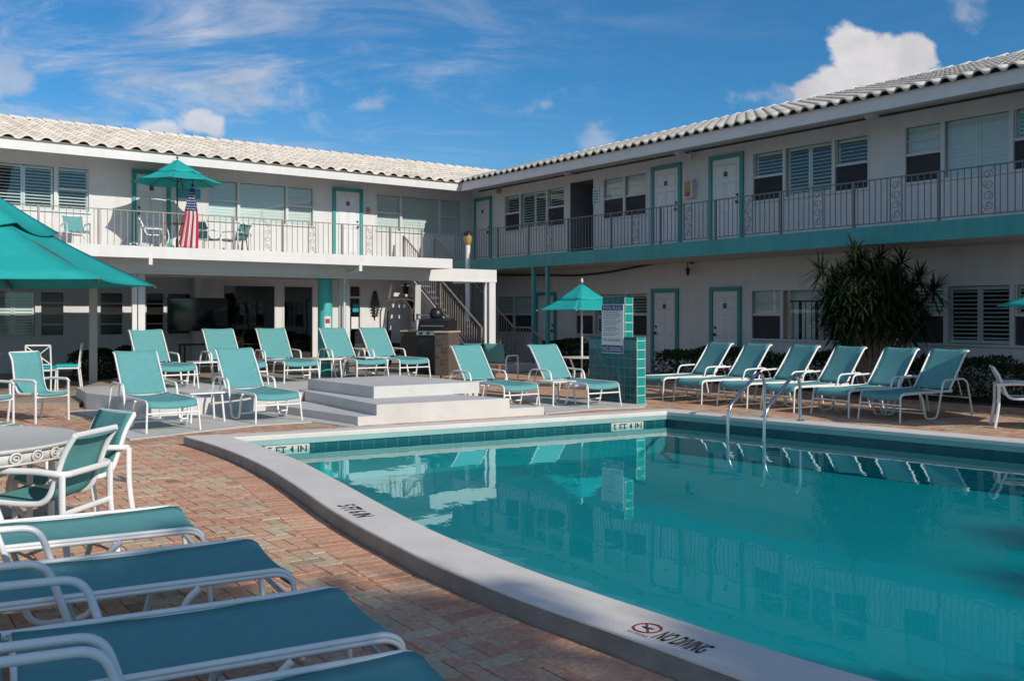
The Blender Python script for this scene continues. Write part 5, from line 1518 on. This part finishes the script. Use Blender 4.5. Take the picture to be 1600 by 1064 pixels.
# ================================================================== PLANTS
def leaf_card(m, c, sz, mi):
    n = Vector((random.gauss(0,1),random.gauss(0,1),random.gauss(0,1)+.5)).normalized(); a = n.orthogonal().normalized(); b = n.cross(a)
    th = random.uniform(0,2*PI); e = a*math.cos(th)+b*math.sin(th); f = n.cross(e); w = sz*random.uniform(.30,.45)
    m.add([c-e*sz, c-e*sz*.1+f*w+n*sz*.12, c+e*sz, c-e*sz*.1-f*w+n*sz*.12], [(0,1,2),(0,2,3)], mi)
def hedge(fr, s0, s1, o0, o1, h, label, dens, sz=.045, zb=0.0):
    c = fr.P((s0+s1)/2,(o0+o1)/2,0); rr = thing('hedge', label, 'hedge', c+Vector((0,0,zb))); m = MB()
    n = int(dens*(s1-s0)*(o1-o0+.7))
    for i in range(n):
        x = random.uniform(s0,s1); u = random.random()
        top = h*(1+.10*math.sin(x*2.3)+.07*math.sin(x*6.1+1)+.05*math.sin(x*13))
        if u < .45: o_ = random.uniform(o0,o1); z = top-abs(random.gauss(0,.07))
        elif u < .9: o_ = (o1 if random.random() < .75 else o0)-abs(random.gauss(0,.07)); z = random.uniform(.04,top)
        else: o_ = random.uniform(o0,o1); z = random.uniform(.05, top)
        o_ += .05*math.sin(x*7+z*9)
        leaf_card(m, fr.P(x,o_,z), sz*random.uniform(.7,1.35), 1 if random.random() < .16 else 0)
    m.build('foliage', ['leaf_dark','leaf_pale'], rr, c)
    for i in range(int((s1-s0)*2)):
        x = s0+.2+i*.5
        if x > s1: break
        p = fr.P(x,(o0+o1)/2+random.gauss(0,.05),0)
        MB().tube([p, p+Vector((random.gauss(0,.05),random.gauss(0,.05),h*.55))], .014, 5).build('stem', 'bark', rr, c)
    m = MB(); m.fbox(fr, s0-.1, s1+.1, o0-.1, o1+.12, zb, zb+.03); tag(m.build('flower_bed', 'soil'), kind='structure')
hedge(RW, s(1068)+.4, SRt-6, .55, 1.45, .68, 'long dark clipped hedge along the right wing behind the lounger row', 900)
hedge(RW, RW.s(858,1.0), RW.s(935,1.0), .6, 1.3, .72, 'short dark hedge below the ground-floor window, behind the umbrella table', 1500)
hedge(LW, LW.s(205,3.3), LW.s(112,3.3), 3.0, 3.6, .62, 'low dark hedge under the patio roof behind the white post', 2300, .042, LOWZ)
# strap-leaved dracaena clump
c = RW.P(RW.s(1364,1.95),1.95,0); rr = thing('dracaena_plant', 'tall many-headed dark dracaena clump in front of the right balcony', 'plant', c)
heads = []; m = MB()
for i in range(74):
    cb = 1-2*((i+.5)/74)*.92; az = i*2.39996; rr_ = (.55+.45*((i*.618) % 1))
    sb = math.sqrt(max(0, 1-cb*cb))
    hx, hy, hz = math.cos(az)*sb*1.02*rr_, math.sin(az)*sb*.80*rr_, 1.72+cb*.95*rr_
    if i == 0: hx, hy, hz = -.36, -.1, 2.62
    if i == 20: hx, hy, hz = 1.12, 0, 1.95
    if i == 9: hx, hy, hz = -.95, 0, 2.3
    q = Vector((hx,hy,hz)); b0 = Vector((hx*.15, hy*.15, 0)); mid = Vector((hx*.35,hy*.35,hz*.45))
    m.tube(smooth_path([b0, mid, q], .4, 4), [.035]*1+[.032]*5+[.022], 6) if False else m.tube([b0, mid, q], [.05,.030,.018], 6)
    heads.append((q, (q-mid).normalized()))
m.build('trunk', 'bark', rr)
m = MB()
for q, d in heads:
    nl = 54
    for k in range(nl):
        t_ = (k+.5)/nl; pol = math.acos(1-1.55*t_)
        az = k*2.39996
        x_ = d.orthogonal().normalized(); y_ = d.cross(x_)
        dr = d*math.cos(pol)+(x_*math.cos(az)+y_*math.sin(az))*math.sin(pol)
        l = random.uniform(.34,.52); w = random.uniform(.013,.020); sd = dr.cross(Vector((0,0,1)))
        if sd.length < .01: sd = Vector((1,0,0))
        sd.normalize(); pr = []; base_ = q-d*random.uniform(0,.14)
        for g_, ww in ((0,.6),(.35,1),(.7,.8),(1,.08)):
            p_ = base_+dr*l*g_+Vector((0,0,-.13*l*g_*g_*(1.2+random.random()*.6)))
            pr.append((p_-sd*w*ww, p_+sd*w*ww))
        vs = [v for e in pr for v in e]
        m.add(vs, [(0,1,3,2),(2,3,5,4),(4,5,7,6)], 1 if t_ < .10 and random.random() < .5 else 0)
m.build('leaves', ['leaf_strap','leaf_pale'], rr)
# broad trees behind the viewer shading the foreground; third added to darken the pool
def big_tree(loc, zc, R0, vz, label, seed):
    random.seed(seed)
    rr = thing('shade_tree', label, 'tree', loc); m = MB()
    m.tube([(0,0,0),(.1,.05,zc*.4),(0,.1,zc-vz*.6)], [.26,.2,.12], 10)
    clumps = []
    for i in range(46):
        a = random.uniform(0,2*PI); rad = R0*math.sqrt(random.uniform(0,1)); b = random.uniform(-1,1)*math.sqrt(max(0,1-(rad/R0)**2))
        q = Vector((math.cos(a)*rad, math.sin(a)*rad, zc+b*vz)); clumps.append(q)
        m.tube([(0,.05,zc*.55),(q.x*.5,q.y*.5,zc*.8),q], [.09,.05,.02], 6)
    m.build('trunk', 'bark', rr)
    m = MB()
    for q in clumps:
        for k in range(190):
            v = Vector((random.gauss(0,1),random.gauss(0,1),random.gauss(0,.7)))*R0*.12
            leaf_card(m, q+v, random.uniform(.10,.17), 0)
    m.build('crown', 'leaf_dark', rr)
SUN = Vector((.72,-.694,.58)).normalized()
def shade(gx, gy, zc):      # crown centre that throws its shade on the ground at gx, gy
    k = zc/SUN.z; return (gx+SUN.x*k, gy+SUN.y*k, 0)
big_tree(shade(-.72,2.45,9.0), 9.0, 2.1, 1.15, 'broad tree behind the viewer shading the near loungers', 3)
big_tree(shade(2.5,2.05,10.0), 10.0, 2.1, 1.2, 'broad tree behind the viewer shading the near pool edge', 5)
big_tree(shade(6.7,6.2,17.0), 17.0, 1.9, 1.0, 'unseen tree added behind the viewer to shade the right side of the pool', 9)
# ================================================================== CAMERA, SUN, SKY
cam = bpy.data.cameras.new('camera'); co_ = bpy.data.objects.new('camera', cam); COL.objects.link(co_)
cam.sensor_width = 36; cam.lens = F/1600*36; cam.shift_y = -42/1600.0
cam.clip_start = .05; cam.clip_end = 3000
co_.location = (0,0,EYE); co_.rotation_euler = (PI/2,0,0)
S.camera = co_
sd_ = bpy.data.lights.new('sun', 'SUN'); sd_.energy = 3.75; sd_.angle = math.radians(.53); sd_.color = (1.0,.93,.83)
so = bpy.data.objects.new('sun', sd_); COL.objects.link(so)
so.rotation_euler = SUN.to_track_quat('Z', 'Y').to_euler(); so.location = (20,-20,20)
w = bpy.data.worlds.new('World'); S.world = w; w.use_nodes = True
nt = w.node_tree; N, L = nt.nodes, nt.links
bg = N['Background']; bg.inputs['Strength'].default_value = .148
sk = N.new('ShaderNodeTexSky'); sk.sky_type = 'NISHITA'; sk.sun_disc = False
sk.sun_elevation = math.asin(SUN.z); sk.sun_rotation = math.atan2(SUN.x, SUN.y)
sk.air_density = 1.0; sk.dust_density = .35; sk.ozone_density = 3.5
# clouds laid out by sky direction
tc = N.new('ShaderNodeTexCoord'); sx = N.new('ShaderNodeSeparateXYZ'); L.new(tc.outputs['Generated'], sx.inputs[0])
def mth(op, a, b=None, clamp=False):
    n = N.new('ShaderNodeMath'); n.operation = op; n.use_clamp = clamp
    for i, q in enumerate((a, b)):
        if q is None: continue
        if isinstance(q, (int, float)): n.inputs[i].default_value = q
        else: L.new(q, n.inputs[i])
    return n.outputs[0]
yy = mth('MAXIMUM', mth('ABSOLUTE', sx.outputs['Y']), .05)
cu = mth('DIVIDE', sx.outputs['X'], yy); cv = mth('DIVIDE', sx.outputs['Z'], yy)
cb_ = N.new('ShaderNodeCombineXYZ'); L.new(cu, cb_.inputs[0]); L.new(cv, cb_.inputs[1])
def noise(scale, sxy, rot, detail, rough, dist=0.0, off=(0,0,0)):
    mp = N.new('ShaderNodeMapping'); mp.inputs['Scale'].default_value = (*sxy, 1); mp.inputs['Rotation'].default_value = (0,0,rot); mp.inputs['Location'].default_value = off
    L.new(cb_.outputs[0], mp.inputs['Vector'])
    nz = N.new('ShaderNodeTexNoise'); nz.inputs['Scale'].default_value = scale; nz.inputs['Detail'].default_value = detail; nz.inputs['Roughness'].default_value = rough; nz.inputs['Distortion'].default_value = dist
    L.new(mp.outputs[0], nz.inputs['Vector']); return nz.outputs['Fac']
def smooth(x, a, b, hi=1.0):
    m = N.new('ShaderNodeMapRange'); m.interpolation_type = 'SMOOTHSTEP'
    m.inputs['From Min'].default_value = a; m.inputs['From Max'].default_value = b; m.inputs['To Max'].default_value = hi
    L.new(x, m.inputs['Value']); return m.outputs[0]
def blob(u, v, a, b):
    du_ = mth('DIVIDE', mth('SUBTRACT', cu, (u-800)/F), a/F); dv_ = mth('DIVIDE', mth('SUBTRACT', cv, (490-v)/F), b/F)
    return mth('SUBTRACT', 1.0, mth('SQRT', mth('ADD', mth('MULTIPLY', du_, du_), mth('MULTIPLY', dv_, dv_))))
puff = noise(16, (1,1.15), 0, 8, .55, .15)
pn = mth('MULTIPLY', mth('SUBTRACT', puff, .5), 2.0)
def cumulus(blobs, hard=.22):
    b = None
    for q in blobs:
        x = blob(*q); b = x if b is None else mth('MAXIMUM', b, x)
    return smooth(mth('ADD', b, pn), .02, .02+hard)
big = cumulus([(1390,110,85,75),(1345,85,55,50),(1420,95,60,45),(1300,140,70,45)], .34)
mid_ = cumulus([(310,190,44,30),(250,205,60,24),(335,195,24,26)], .5)
soft = smooth(mth('ADD', mth('MAXIMUM', mth('MAXIMUM', blob(15,110,75,60), blob(575,162,55,30)), mth('MAXIMUM', blob(850,165,44,30), mth('MAXIMUM', blob(1225,150,70,34), blob(1500,25,46,50)))), mth('MULTIPLY', pn, 2.6)), .1, 1.5, .5)
tiny = smooth(mth('ADD', blob(935,215,50,34), mth('MULTIPLY', pn, 2.6)), .2, 1.5, .4)
# cirrus streaks: strong at the upper left, faint elsewhere
ci = smooth(noise(2.6, (1.0,5.0), .24, 10, .68, 1.3, (.3,.1,0)), .42, .76, .8)
ci2 = smooth(noise(8.0, (1.0,3.0), .5, 10, .72, .9, (1.3,.4,0)), .45, .82, .5)
fade = smooth(cu, .22, -.42)
cir = mth('MULTIPLY', mth('MAXIMUM', ci, ci2), mth('ADD', mth('MULTIPLY', fade, .85), .06))
back = mth('MULTIPLY', smooth(mth('MULTIPLY', sx.outputs['Y'], -1.0), .0, .35), smooth(noise(2.2, (1,1.6), .2, 7, .55, .3, (4,2,0)), .36, .64, .65))  # unseen cloud cover behind the viewer, added as neutral fill light
veil = mth('MULTIPLY', smooth(cv, .26, .12), smooth(cu, .45, -.45, .16))
cov = mth('MAXIMUM', mth('MAXIMUM', mth('MAXIMUM', big, mth('MAXIMUM', back, veil)), mth('MULTIPLY', mid_, .8)), mth('MAXIMUM', mth('MAXIMUM', soft, tiny), cir))
# cloud body colour: a little greyer in its folds
fold = N.new('ShaderNodeValToRGB'); fold.color_ramp.elements[0].position = .35; fold.color_ramp.elements[1].position = .68
CB = 1/.148
fold.color_ramp.elements[0].color = (.52*CB,.52*CB,.56*CB,1); fold.color_ramp.elements[1].color = (.80*CB,.78*CB,.78*CB,1)
L.new(noise(11, (1,1.3), .3, 7, .55, .2, (2,1,0)), fold.inputs['Fac'])
gm = N.new('ShaderNodeMixRGB'); gm.blend_type = 'MULTIPLY'; gm.inputs['Fac'].default_value = 1; gm.inputs['Color2'].default_value = (.20,.52,.70,1)
L.new(sk.outputs[0], gm.inputs['Color1'])
mx = N.new('ShaderNodeMixRGB'); L.new(cov, mx.inputs['Fac']); L.new(gm.outputs[0], mx.inputs['Color1']); L.new(fold.outputs['Color'], mx.inputs['Color2'])
L.new(mx.outputs[0], bg.inputs['Color'])
vs_ = S.view_settings; vs_.view_transform = 'Standard'; vs_.look = 'None'; vs_.exposure = 0.04; vs_.gamma = 1.0
S.cycles.use_denoising = True
S.cycles.max_bounces = 10; S.cycles.transparent_max_bounces = 16; S.cycles.caustics_reflective = False; S.cycles.caustics_refractive = False
